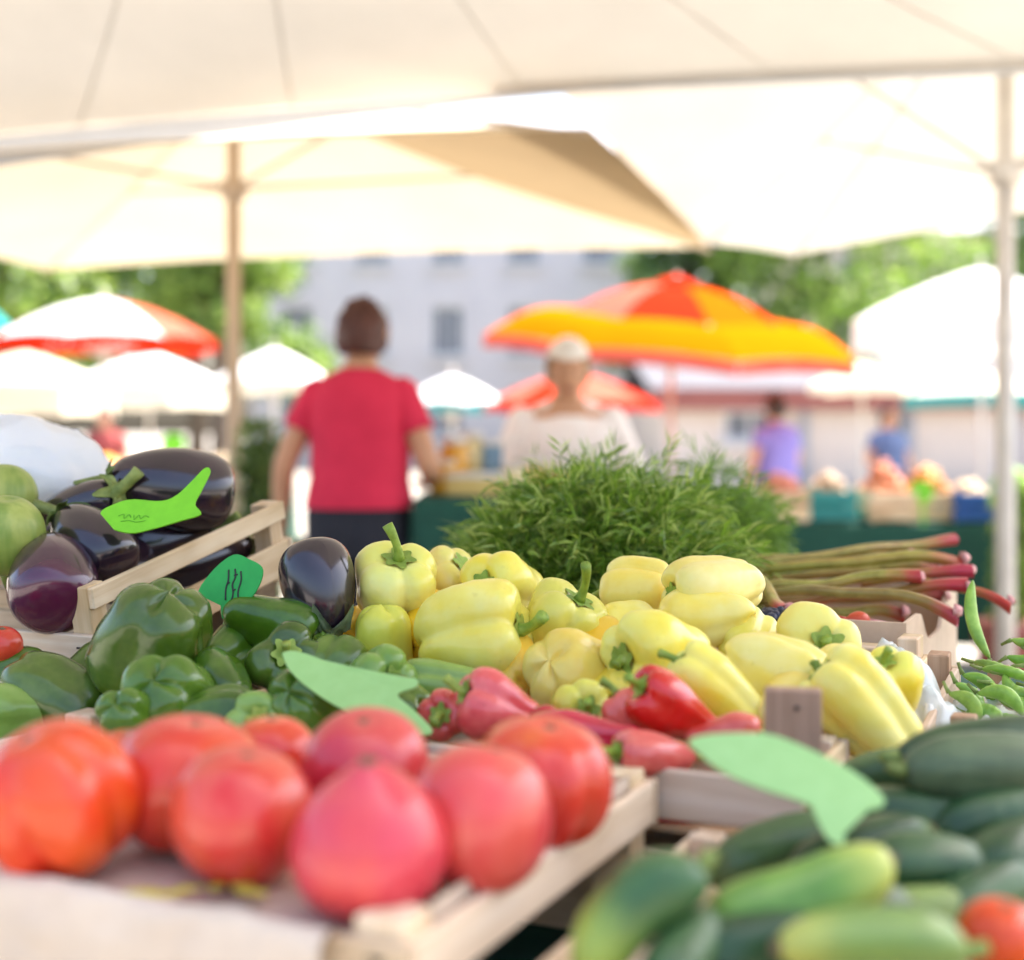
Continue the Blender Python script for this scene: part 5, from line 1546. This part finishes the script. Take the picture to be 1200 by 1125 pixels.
aubergine('biggest black aubergine on top of the crate, its stem to the white bag', 202, 572, 1.90, 0.165, 0.112, (-0.88, 0.12, -0.30), seed=1, roll=0.4, sepal=0.22)
aubergine('black aubergine behind the front one, under the white bag', 96, 600, 1.86, 0.125, 0.080, (0.72, 0.38, -0.35), seed=2, sepal=0.3)
aubergine('black aubergine lying between the front purple one and the vivid green tag', 108, 636, 1.77, 0.125, 0.088, (-0.62, 0.42, 0.4), seed=3, sepal=0.3)
aubergine('purple aubergine at the front slat with its tip turned outward', 62, 678, 1.70, 0.135, 0.106, (-0.28, 0.45, 0.85), M['aub_p'], seed=4)
aubergine('black aubergine under the vivid green tag', 196, 634, 1.93, 0.12, 0.085, (0.75, 0.20, 0.3), seed=5)
aubergine('black aubergine seen through the gap of the crate side', 240, 654, 2.00, 0.14, 0.080, (0.70, 0.22, 0.55), seed=6, sepal=0.34)
aubergine('black aubergine low behind the front purple one', 150, 664, 1.88, 0.12, 0.08, (0.2, 0.3, 0.8), seed=8)
aubergine('lone black aubergine outside the crate, grey-green calyx hanging down', 374, 688, 1.62, 0.110, 0.087, (0.22, -0.88, -0.42), seed=7, cmat=M['calyx_grey'], sepal=0.36, stem=0.03)
def squash(label, px, py, d, W, H, dr, seed):
    root = thing('round_squash', label, 'squash', P(px, py, d), dirq(dr))
    V, F = round_geo(W, H, 8, 0.05, 0, seed, 0.06)
    mk('body', V, F, M['squash'], root)
    V, F = tube_geo([Vector((0, 0, -H * 0.44)), Vector((0, 0, -H * 0.54)), Vector((0.006, 0, -H * 0.66))], [0.011, 0.008, 0.010], 10)
    mk('stem', V, F, M['calyx'], root)
squash('striped pale green round squash beside the front purple aubergine', 8, 628, 1.72, 0.092, 0.098, (0.1, 1, -0.3), 3)
squash('paler round squash behind the striped one, against the white bag', 4, 580, 1.84, 0.088, 0.08, (-0.1, 1, 0.2), 5)

m_, t_, out_ = newmat('white_plastic_bag')
b_ = t_.nodes.new('ShaderNodeBsdfPrincipled'); b_.inputs['Base Color'].default_value = (0.92, 0.93, 0.94, 1); b_.inputs['Roughness'].default_value = 0.35
b_.inputs['Subsurface Weight'].default_value = 0.3; b_.inputs['Subsurface Radius'].default_value = (0.02, 0.02, 0.025)
tr_ = t_.nodes.new('ShaderNodeBsdfTranslucent'); tr_.inputs[0].default_value = (0.85, 0.87, 0.9, 1)
mx_ = t_.nodes.new('ShaderNodeMixShader'); mx_.inputs[0].default_value = 0.3
tcb = t_.nodes.new('ShaderNodeTexCoord'); fb = noise_tex(t_, tcb.outputs['Object'], 45, 4)
add_bump(t_, fb, 0.35, 0.006, b_)
t_.links.new(b_.outputs[0], mx_.inputs[1]); t_.links.new(tr_.outputs[0], mx_.inputs[2]); t_.links.new(mx_.outputs[0], out_.inputs['Surface'])
M['bagw'] = m_
V, F = [], []
for i in range(41):
    for k in range(64):
        a = 2 * PI * k / 64; t = PI * i / 40
        x, y, z = math.sin(t) * math.cos(a), math.sin(t) * math.sin(a), math.cos(t)
        q = Vector((x, y, z))
        rdg = 1 - abs(mnoise.noise(q * 2.3 + Vector((4, 1, 0)))) * 2
        s = 1 + 0.10 * mnoise.noise(q * 1.7) + 0.06 * rdg ** 2 + 0.02 * mnoise.noise(q * 7) + 0.02 * (1 - abs(mnoise.noise(q * 5)) * 2)
        V.append(Vector((0.135 * x * s, 0.105 * y * s, 0.075 * z * s)))
for i in range(40):
    for k in range(64):
        k2 = (k + 1) % 64
        F.append((i * 64 + k, (i + 1) * 64 + k, (i + 1) * 64 + k2, i * 64 + k2))
bagr = thing('plastic_bag', 'full white plastic bag behind the round squashes', 'bag', P(30, 553, 2.02), (0, R(14), 0))
mk('bag_body', V, F, M['bagw'], bagr)
tv, tf = [], []
for j in range(6):
    for k in range(20):
        a = 2 * PI * k / 20; r_ = 0.012 + 0.022 * (j / 5) ** 1.5 * (1 + 0.4 * math.sin(5 * a))
        tv.append(Vector((-0.12 - 0.02 * j, r_ * math.cos(a), 0.03 + 0.004 * j + r_ * math.sin(a))))
for j in range(5):
    for k in range(20):
        k2 = (k + 1) % 20
        tf.append((j * 20 + k, j * 20 + k2, (j + 1) * 20 + k2, (j + 1) * 20 + k))
mk('knot', tv, tf, M['bagw'], bagr)

# ------------------------------------------------------------------ price tags of the stall
# card outlines: oval bodies with a blunt spike, each cut a little differently (y runs down)
SH_FISH = [(212, 212), (235, 195), (270, 185), (330, 188), (360, 177), (385, 150), (408, 122), (421, 128), (411, 165), (403, 193), (419, 213), (380, 226), (330, 241), (285, 250), (240, 240)]
SH_MINT = [(370, 684), (400, 668), (480, 664), (540, 668), (600, 690), (700, 742), (751, 790), (745, 811), (700, 822), (636, 818), (653, 856), (662, 880), (648, 890), (628, 878), (612, 838), (598, 812), (520, 785), (450, 755), (400, 717)]
SH_PALE = [(565, 505), (590, 498), (640, 510), (720, 545), (775, 568), (830, 552), (852, 556), (850, 570), (815, 585), (850, 615), (893, 658), (868, 665), (800, 645), (700, 610), (620, 565), (575, 526)]
SH_EMER = [(405, 378), (430, 332), (470, 300), (505, 308), (536, 326), (530, 365), (500, 405), (465, 426), (452, 395)]
scr = [((-0.75, 0.15), (-0.55, 0.35), (-0.5, -0.1), (-0.35, 0.3), (-0.25, 0.0)), ((-0.15, 0.3), (-0.1, -0.2), (0.05, 0.25), (0.15, -0.1), (0.3, 0.2), (0.45, 0.05)), ((-0.6, -0.4), (-0.3, -0.3), (0.0, -0.45), (0.35, -0.3))]
price_tag('vivid green oval price tag with faint scrawl, its spike up, on the aubergines', P(181, 587, 1.72), (1, 0, -0.06), (0, 0.80, 0.60), 0.0625, 0.0475, 50, 0.074, 0.014, M['tag_v'], [[(x * 0.5 - 0.25, y * 0.3 - 0.55) for x, y in st] for st in scr], M['ink_g'], sw=0.00045, shape=SH_FISH)
lines = [((-0.35, 0.75), (-0.30, 0.3), (-0.38, -0.1), (-0.32, -0.6)), ((0.02, 0.8), (0.10, 0.45), (-0.02, 0.1), (0.08, -0.3), (0.0, -0.75)), ((0.38, 0.7), (0.46, 0.3), (0.36, -0.2), (0.42, -0.5)), ((-0.35, 0.1), (-0.2, 0.2)), ((0.0, 0.5), (0.22, 0.55)), ((0.02, -0.2), (0.2, -0.1))]
price_tag('emerald green price tag with black handwriting, behind the huge green pepper', P(270, 688, 1.60), (0.98, 0, -0.20), (0, 0.95, 0.30), 0.037, 0.037, -100, 0.055, 0.010, M['tag_e'], [[(x * 0.55 + 0.1, y * 0.7) for x, y in st] for st in lines], M['ink'], sw=0.0010, shape=SH_EMER)
price_tag('pale green leaf-shaped price tag lying on the green peppers', P(417, 814, 1.33), (1, 0, -0.05), (0, 0.66, 0.75), 0.0765, 0.0480, 40, 0.045, 0.010, M['tag_p'], bend=0.05, shape=SH_PALE)
price_tag('mint green oval price tag pointing its spike down at the cucumbers', P(921, 923, 0.995), (1, 0, -0.05), (0, 0.66, 0.75), 0.0665, 0.0456, -62, 0.100, 0.0075, M['tag_m'], bend=-0.04, shape=SH_MINT)
price_tag('green card standing in the apricots of the far stall', P(1080, 575, 6.5), (1, 0, 0), (0, 1, 0.2), 0.055, 0.05, -90, 0.14, 0.012, M['tag_v'])
price_tag('green card standing right of the pale metal pole', P(1190, 585, 6.45), (1, 0, 0), (0, 1, 0.2), 0.075, 0.07, -90, 0.16, 0.012, M['tag_v'])
price_tag('small green card standing in the fruit of the orange stall', P(203, 520, 10.0), (1, 0, 0), (0, 1, 0.2), 0.09, 0.07, -90, 0.14, 0.015, M['tag_v'])

# ------------------------------------------------------------------ dill
def dill(name, label, c, rx, ry, rz_, n, mat, seed, ln=(0.05, 0.10), lf=15, core=True, cat='herb bunch'):
    rng = np.random.default_rng(seed)
    root = thing(name, label, cat, c)
    V, F = [], []
    for q in range(n):
        # base point on/in the upper half of a mound, growing outward with a droop
        d = rng.normal(size=3); d[2] = abs(d[2]) * 0.9 + 0.02; d /= np.linalg.norm(d)
        p = d * np.array([rx, ry, rz_]) * (0.55 + 0.42 * rng.random())
        g_ = d * 0.35 + rng.normal(size=3) * 0.6 + np.array([d[0], d[1], 0]) * 0.35
        g_ /= np.linalg.norm(g_)
        L_ = rng.uniform(*ln)
        steps = lf
        pos = p.copy(); dirv = g_.copy()
        up0 = rng.normal(size=3)
        path = []
        for s in range(steps):
            dirv = dirv + np.array([0, 0, -0.055]) + rng.normal(size=3) * 0.045
            dirv /= np.linalg.norm(dirv)
            pos = pos + dirv * L_ / steps
            path.append((pos.copy(), dirv.copy()))
        # stalk as a thin ribbon
        sd_ = np.cross(g_, up0); sd_ /= np.linalg.norm(sd_) + 1e-9
        o = len(V)
        w0 = 0.0011
        for s in range(0, steps, 5):
            pp, dd = path[s]
            V.append(pp - sd_ * w0); V.append(pp + sd_ * w0)
        k = (len(V) - o) // 2
        for s in range(k - 1):
            F.append((o + 2 * s, o + 2 * s + 1, o + 2 * s + 3, o + 2 * s + 2))
        for s in range(3, steps):
            pp, dd = path[s]
            side = np.cross(dd, up0 + rng.normal(size=3) * 0.7); side /= np.linalg.norm(side) + 1e-9
            if s % 2: side = -side
            l1 = rng.uniform(0.022, 0.050) * (1.15 - 0.5 * s / steps)
            dl = dd * 0.85 + side * 0.75; dl /= np.linalg.norm(dl)
            d2 = dl + np.array([0, 0, -0.25]) + dd * 0.3; d2 /= np.linalg.norm(d2)
            wv2 = np.cross(dl, rng.normal(size=3)); wv2 /= np.linalg.norm(wv2) + 1e-9
            w1 = rng.uniform(0.0012, 0.0024)
            o = len(V)
            m1 = pp + dl * l1 * 0.5
            V += [pp - wv2 * w1 * 0.5, pp + wv2 * w1 * 0.5, m1 + wv2 * w1, m1 - wv2 * w1, m1 + d2 * l1 * 0.6]
            F += [(o, o + 1, o + 2, o + 3), (o + 3, o + 2, o + 4)]
    mk('sprigs', V, F, mat, root, smooth=False, kind='stuff')
    if core:  # added solid dark mound, so the heap isn't see-through between the sprigs
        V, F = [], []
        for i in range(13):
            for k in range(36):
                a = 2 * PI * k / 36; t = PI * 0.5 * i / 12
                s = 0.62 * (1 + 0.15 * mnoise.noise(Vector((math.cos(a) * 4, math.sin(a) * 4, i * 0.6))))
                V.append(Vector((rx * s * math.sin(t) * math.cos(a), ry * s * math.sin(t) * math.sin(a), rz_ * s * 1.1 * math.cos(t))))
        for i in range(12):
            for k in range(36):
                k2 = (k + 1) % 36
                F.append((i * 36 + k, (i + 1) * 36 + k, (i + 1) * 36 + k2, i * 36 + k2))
        mk('filler_mound', V, F, M['dill_core'], root)
    return root
dc = P(705, 700, 2.12); 
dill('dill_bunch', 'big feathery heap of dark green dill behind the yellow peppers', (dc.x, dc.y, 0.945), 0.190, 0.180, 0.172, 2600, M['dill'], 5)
dc2 = P(832, 640, 2.55)
dill('dill_bunch', 'smaller light green bunch of dill behind the big dark heap', (dc2.x, dc2.y, 0.93), 0.105, 0.10, 0.20, 420, M['dill_l'], 9)
crate('wooden_crate', 'crate under the big heap of dill', 'crate', 0.46, 0.40, 0.19, UV(-0.385, 1.075, TZ + 0.003), rz, [(0.010, 0.07), (0.10, 0.075)], 0.0, 0.17, nfl=4)
crate('wooden_crate', 'crate under the light green bunch of dill', 'crate', 0.40, 0.34, 0.165, UV(-0.42, 1.56, TZ + 0.003), rz, [(0.010, 0.06), (0.09, 0.06)], 0.0, 0.15, nfl=4)

# ------------------------------------------------------------------ rhubarb in a cardboard box
def card_box(label, w, d, H, loc, rot, dip):
    root = thing('cardboard_box', label, 'box', loc, rot)
    th = 0.005
    def panel(L_, scoop):
        V, F = [], []
        n = 24
        for side in (0, 1):
            for i in range(n + 1):
                x = -L_ / 2 + L_ * i / n
                top = H - scoop * smooth01(0.22, 0.40, i / n) * (1 - smooth01(0.60, 0.78, i / n))
                V.append(Vector((x, side * th, 0))); V.append(Vector((x, side * th, top)))
        m = 2 * (n + 1)
        for i in range(n):
            a = 2 * i
            F += [(a, a + 2, a + 3, a + 1), (m + a, m + a + 1, m + a + 3, m + a + 2), (a + 1, a + 3, m + a + 3, m + a + 1)]
        F += [(0, 1, m + 1, m), (2 * n, m + 2 * n, m + 2 * n + 1, 2 * n + 1)]
        return V, F
    V, F = panel(w, 0.0)
    mk('side_panel', V, F, M['card'], root, smooth=False, loc=(0, 0, 0))
    mk('side_panel', V, F, M['card'], root, smooth=False, loc=(0, d - th, 0))
    V, F = panel(d - 2 * th - 0.002, dip)
    mk('end_panel', V, F, M['card'], root, smooth=False, loc=(w / 2, d / 2, 0), rot=(0, 0, R(90)))
    mk('end_panel', V, F, M['card'], root, smooth=False, loc=(-w / 2 + th, d / 2, 0), rot=(0, 0, R(90)))
    box('bottom_panel', (w - 2 * th, d - 2 * th, 0.005), (0, d / 2, 0.12), M['card'], root, bev=0)
    return root
card_box('pale cardboard box with a scooped side under the rhubarb', 0.24, 0.46, 0.205, UV(-0.022, 1.075, TZ + 0.003), rz, 0.045)

def rhubarb(label, a, b, r, mat, bend, seed):
    """a = leaf end, b = root end (world points)"""
    a, b = Vector(a), Vector(b)
    mid = (a + b) / 2
    ax = (b - a); L_ = ax.length
    root = thing('rhubarb_stalk', label, 'rhubarb', mid, ax.to_track_quat('Z', 'Y'))
    root.rotation_mode = 'QUATERNION'; root.rotation_quaternion = ax.to_track_quat('Z', 'Y')
    inv = root.rotation_quaternion.inverted()
    dn = inv @ Vector((0, 0, 1)); 
    V, F = [], []
    n, m = 18, 26
    for i in range(m + 1):
        t = i / m; s = 2 * t - 1
        rr = r * (0.72 + 0.28 * t + 0.22 * smooth01(0.80, 1.0, t))
        for k in range(n):
            an = 2 * PI * k / n
            g_ = 1 + 0.07 * math.cos(6 * an) - 0.22 * max(0, math.cos(an + seed)) ** 4
            p = Vector((rr * g_ * math.cos(an), rr * g_ * math.sin(an) * 0.8, s * L_ / 2))
            p += dn * (bend * (1 - s * s) - (0.010 * max(0, s - 0.5) ** 2 * 4 if seed % 2 else 0)) + Vector((0.010 * math.sin(seed * 2.1) * s * s, 0, 0)) + Vector((0.008 * mnoise.noise(Vector((t * 3, seed * 1.7, 0))), 0.008 * mnoise.noise(Vector((t * 3, seed * 1.7, 5))), 0))
            V.append(p)
    for i in range(m):
        for k in range(n):
            k2 = (k + 1) % n
            F.append((i * n + k, i * n + k2, (i + 1) * n + k2, (i + 1) * n + k))
    F.append(tuple(range(n - 1, -1, -1)))
    mk('stalk', V, F, mat, root)
    V, F = tube_geo([Vector((0, 0, L_ / 2 - 0.004)), Vector((0, 0, L_ / 2 + 0.0005)), Vector((r * 0.25, 0, L_ / 2 + 0.0035))], [r * 1.10, r * 1.02, r * 0.70], 14, flat=0.8)
    V = [v + Vector((0, 0, 0.35 * v.x + 0.002 * mnoise.noise(v * 300))) if v.z > L_ / 2 else v for v in V]
    mk('root_end', V, F, M['rhub_w'], root)
RH = [
    ('topmost rhubarb stalk, green to its brownish end', (862, 668, 2.12), (1118, 632, 2.26), 0.0095, 'rhub', 0.004),
    ('rhubarb stalk with a bent red end reaching over the box corner', (850, 676, 2.10), (1130, 654, 2.12), 0.011, 'rhub', 0.010),
    ('rhubarb stalk ending in a pale pink root in the middle of the bundle', (868, 694, 2.02), (1078, 676, 1.98), 0.0105, 'rhub', 0.004),
    ('lowest front rhubarb stalk curving down over the scooped side', (880, 698, 1.98), (1122, 716, 1.86), 0.0100, 'rhub', 0.016),
    ('thick rhubarb stalk with a red end above the scooped side', (896, 712, 2.02), (1136, 688, 1.96), 0.0100, 'rhub_r', 0.006),
    ('red rhubarb stalk sticking out farthest, towards the pale metal pole', (1010, 684, 2.06), (1184, 704, 2.00), 0.0090, 'rhub_r', 0.014),
    ('short rhubarb stalk with a deep red root behind the farthest one', (930, 690, 2.07), (1138, 668, 2.06), 0.0100, 'rhub_r', 0.006),
    ('dull green rhubarb stalk low in the shade of the box', (880, 724, 2.03), (1060, 716, 2.00), 0.0100, 'rhub', 0.002),
    ('slim green rhubarb stalk slanting down towards the berry punnet', (858, 664, 2.00), (926, 714, 1.80), 0.0085, 'rhub', 0.004),
    ('rhubarb stalk buried at the back of the bundle', (870, 682, 2.14), (1100, 664, 2.18), 0.0100, 'rhub', 0.004),
    ('rhubarb stalk buried under the thick red ended one', (890, 706, 2.07), (1108, 698, 2.05), 0.0100, 'rhub', 0.002),
    ('thin rhubarb stalk on top of the bundle near its leaf ends', (862, 660, 2.16), (1068, 648, 2.22), 0.0080, 'rhub', 0.006),
]
for k, (lab, a, b, r_, mt, bd) in enumerate(RH):
    rhubarb(lab, P(*a), P(*b), r_ * 1.08, M[mt], bd, k)

# dark berries in a punnet, and a radish
pu = thing('berry_punnet', 'black plastic punnet of dark berries behind the golden pepper', 'punnet', P(920, 736, 1.80), (0, 0, R(-12)))
M['blackp'] = plain('black_tray_plastic', (0.02, 0.02, 0.025), None, 20, 0.4, 0)
V, F = [], []
for z_, s_ in ((0.0, 0.88), (0.028, 1.0), (0.030, 1.06), (0.028, 0.97), (0.004, 0.86)):
    for (x_, y_) in ((-1, -1), (1, -1), (1, 1), (-1, 1)):
        V.append(Vector((x_ * 0.043 * s_, y_ * 0.035 * s_, z_ - 0.014)))
for i in range(4):
    for k in range(4):
        k2 = (k + 1) % 4
        F.append((i * 4 + k, i * 4 + k2, (i + 1) * 4 + k2, (i + 1) * 4 + k))
F += [(3, 2, 1, 0), (16, 17, 18, 19)]
mk('tray', V, F, M['blackp'], pu, smooth=False)
fruit_heap('berries', 0.075, 0.058, 0.020, 0.0075, 90, M['berry'], pu, 3, 0.004)
rd = thing('radish', 'red radish under the lowest front rhubarb stalk', 'radish', P(1006, 727, 1.83), dirq((-0.9, 0.1, -0.2)))
V, F = round_geo(0.024, 0.030, 0, 0, 0.12, 4, 0.05, 28, 18)
mk('body', V, F, M['radish'], rd)
V, F = tube_geo([Vector((0, 0, -0.012)), Vector((0, 0, -0.024)), Vector((0.004, 0, -0.04))], [0.004, 0.003, 0.002], 8)
mk('stalk', V, F, M['rhub_w'], rd)
V, F = tube_geo([Vector((0, 0, 0.014)), Vector((0, 0.002, 0.024)), Vector((0.003, 0.004, 0.036))], [0.003, 0.0015, 0.0005], 8)
mk('root_tip', V, F, M['radish'], rd)
crate('wooden_crate', 'low crate under the berry punnet and the radish', 'crate', 0.30, 0.034 + 0.03, 0.195, UV(-0.02, 1.005, TZ + 0.003), rz, [(0.010, 0.06), (0.10, 0.07)], 0.0, 0.178, nfl=2)

# ------------------------------------------------------------------ peas on a clear bag
crate('wooden_crate', 'crate of pea pods with a brown post beside the yellow peppers', 'crate', 0.44, 0.36, 0.13, UV(0.405, 0.74, TZ + 0.003), rz, [(0.010, 0.05), (0.075, 0.05)], 0.03, 0.09, mats_post=M['wood_b'], nfl=5)
def pea_pod(label, a, b, w, seed, group=None, arc=0.012):
    a, b = Vector(a), Vector(b)
    ax = b - a; L_ = ax.length
    q = ax.to_track_quat('Z', 'Y') @ Quaternion((0, 0, 1), seed * 1.3)
    root = thing('pea_pod', label, 'pea pod', (a + b) / 2, q, group)
    n, m = 14, 24
    V, F = [], []
    for i in range(m + 1):
        t = i / m; s = 2 * t - 1
        e = max(0.02, 1 - abs(s) ** 2.6) ** 0.6
        bulge = 1 + 0.18 * math.sin(t * PI * 7) ** 2
        for k in range(n):
            an = 2 * PI * k / n
            V.append(Vector((w / 2 * e * math.cos(an) + arc * (1 - s * s), w * 0.32 * e * bulge * math.sin(an), s * L_ / 2)))
    for i in range(m):
        for k in range(n):
            k2 = (k + 1) % n
            F.append((i * n + k, i * n + k2, (i + 1) * n + k2, (i + 1) * n + k))
    mk('pod', V, F, M['pea'], root)
    V, F = tube_geo([Vector((0, 0, -L_ / 2)), Vector((0.002, 0, -L_ / 2 - 0.006)), Vector((0.005, 0, -L_ / 2 - 0.013))], [0.003, 0.002, 0.0018], 8)
    mk('stalk', V, F, M['calyx'], root)
pea_pod('pea pod standing upright in front of the pale metal pole', P(1160, 772, 1.72), P(1140, 680, 1.76), 0.017, 0)
PEA = [((1128, 790), (1165, 832), 1.60), ((1150, 784), (1215, 800), 1.62), ((1160, 800), (1222, 826), 1.58), ((1180, 770), (1225, 760), 1.66), ((1120, 800), (1150, 838), 1.57), ((1145, 812), (1200, 838), 1.55), ((1140, 776), (1190, 790), 1.67), ((1175, 790), (1215, 812), 1.60), ((1185, 750), (1230, 742), 1.68), ((1190, 825), (1230, 835), 1.56), ((1112, 812), (1148, 850), 1.53), ((1170, 838), (1215, 850), 1.52), ((1200, 780), (1250, 795), 1.62), ((1205, 805), (1255, 830), 1.57), ((1130, 836), (1180, 850), 1.52), ((1210, 765), (1260, 775), 1.67), ((1150, 798), (1188, 818), 1.60), ((1225, 835), (1270, 845), 1.54)]
for k, ((ax_, ay_), (bx_, by_), d_) in enumerate(PEA):
    pea_pod({0: 'pea pod leaning on the folded edge of the clear bag', 3: 'topmost pea pod of the heap on the clear bag'}.get(k, 'green pea pod lying in the heap on the clear bag'), P(ax_, ay_, d_), P(bx_, by_, d_ - 0.02), 0.018, k + 1, 'pea pods heaped on the clear bag')
m_, t_, out_ = newmat('clear_plastic_film')
b_ = t_.nodes.new('ShaderNodeBsdfPrincipled'); b_.inputs['Base Color'].default_value = (0.86, 0.92, 0.90, 1); b_.inputs['Roughness'].default_value = 0.22
tp_ = t_.nodes.new('ShaderNodeBsdfTransparent'); tp_.inputs[0].default_value = (0.93, 0.97, 0.95, 1)
mx_ = t_.nodes.new('ShaderNodeMixShader'); mx_.inputs[0].default_value = 0.45
t_.links.new(b_.outputs[0], mx_.inputs[1]); t_.links.new(tp_.outputs[0], mx_.inputs[2]); t_.links.new(mx_.outputs[0], out_.inputs['Surface'])
film = m_
V, F = [], []
nb = 60
c0 = P(1140, 850, 1.52)
for i in range(nb + 1):
    for j in range(nb + 1):
        x = -0.085 + 0.24 * i / nb; y = -0.10 + 0.24 * j / nb
        z = 0.012 + 0.028 * abs(mnoise.noise(Vector((x * 22, y * 22, 1)))) + 0.016 * abs(mnoise.noise(Vector((x * 60, y * 60, 4))))
        z += 0.055 * math.exp(-((x + 0.055) / 0.03) ** 2) * smooth01(-0.06, 0.04, y)
        V.append(Vector((x, y, z - 0.012)))
for i in range(nb):
    for j in range(nb):
        F.append((i * (nb + 1) + j, (i + 1) * (nb + 1) + j, (i + 1) * (nb + 1) + j + 1, i * (nb + 1) + j + 1))
o = mk('plastic_bag', V, F, film, loc=(c0.x, c0.y, c0.z + 0.0))
tag(o, 'crumpled clear plastic bag spread under the pea pods', 'bag')

# ------------------------------------------------------------------ cucumbers
crate('wooden_crate', 'crate of cucumbers beside the tomato crate', 'crate', 0.56, 0.44, 0.12, UV(0.315, -0.03, TZ + 0.003), rz, [(0.010, 0.05), (0.07, 0.045)], 0.0, 0.085, nfl=5)
CUC = [
    ('fat dusty grey-green cucumber on top of the heap', 1205, 912, 1.10, 0.21, 0.054, (0.98, -0.10, 0.15), 'cuc_g', 0.03),
    ('long dark cucumber behind the dusty one', 1195, 876, 1.15, 0.22, 0.040, (0.97, 0.03, 0.2), 'cuc', 0.04),
    ('dark cucumber with a yellowish tip under the dusty one', 1080, 964, 1.09, 0.142, 0.043, (0.97, -0.02, -0.15), 'cuc', 0.05),
    ('short dark cucumber behind the light one', 1088, 1022, 0.97, 0.100, 0.045, (0.95, -0.10, 0.2), 'cuc', 0.04),
    ('light green cucumber with a yellow end at the front', 938, 1048, 0.885, 0.130, 0.050, (0.93, 0.28, 0.2), 'cuc_l', -0.05),
    ('two-tone cucumber leaning on the tomato crate', 752, 1082, 0.845, 0.100, 0.044, (-0.72, -0.58, -0.25), 'cuc_y', 0.10),
    ('striped cucumber with a pale end at the very front', 1022, 1112, 0.815, 0.115, 0.036, (-0.97, 0.05, -0.1), 'cuc_l', 0.05),
    ('dark cucumber at the edge beside the short one', 1192, 1010, 1.00, 0.11, 0.052, (0.7, 0.1, 0.6), 'cuc', 0.04),
    ('small pale green cucumber between the front ones', 1078, 1075, 0.93, 0.10, 0.034, (0.95, 0.05, 0.2), 'cuc_l', 0.05),
    ('dark cucumber in the shade of the mint green tag', 915, 1000, 1.07, 0.12, 0.042, (0.9, 0.22, 0.25), 'cuc', 0.05),
    ('dark cucumber end behind the mint green tag', 1040, 912, 1.20, 0.09, 0.040, (-0.85, -0.2, 0.3), 'cuc', 0.05),
    ('dark cucumber under the two front light ones', 885, 1112, 0.86, 0.10, 0.040, (0.9, 0.1, 0.3), 'cuc', 0.05),
    ('dark cucumber low beside the two-tone one', 806, 1122, 0.84, 0.09, 0.036, (0.5, 0.2, 0.8), 'cuc', 0.05),
    ('dark cucumber deep under the dusty one', 1180, 960, 1.08, 0.13, 0.042, (0.9, 0.1, 0.3), 'cuc', 0.05),
    ('dark cucumber deep between the light one and the short one', 1010, 1000, 1.02, 0.12, 0.04, (0.9, 0.2, 0.3), 'cuc', 0.05),
    ('dark cucumber deep under the small pale one', 985, 1090, 0.90, 0.11, 0.04, (0.9, 0.2, 0.3), 'cuc', 0.05),
    ('dark cucumber deep beside the small tomato', 1150, 1060, 0.95, 0.11, 0.04, (0.8, 0.2, 0.5), 'cuc', 0.05),
]
for k, (lab, px, py, d, L, W, dr, mt, bd) in enumerate(CUC):
    cucumber(lab, px, py, d, L, W, dr, M[mt], bd, k, PI * 0.5 + 0.3 * (k % 3))
tomato('small orange-red tomato among the cucumbers', 1172, 0.86, 0.052, 0.046, M['tom_orange'], 0, (0.1, 1, -0.2), 5, 0.05, 0, 33, py=1100)
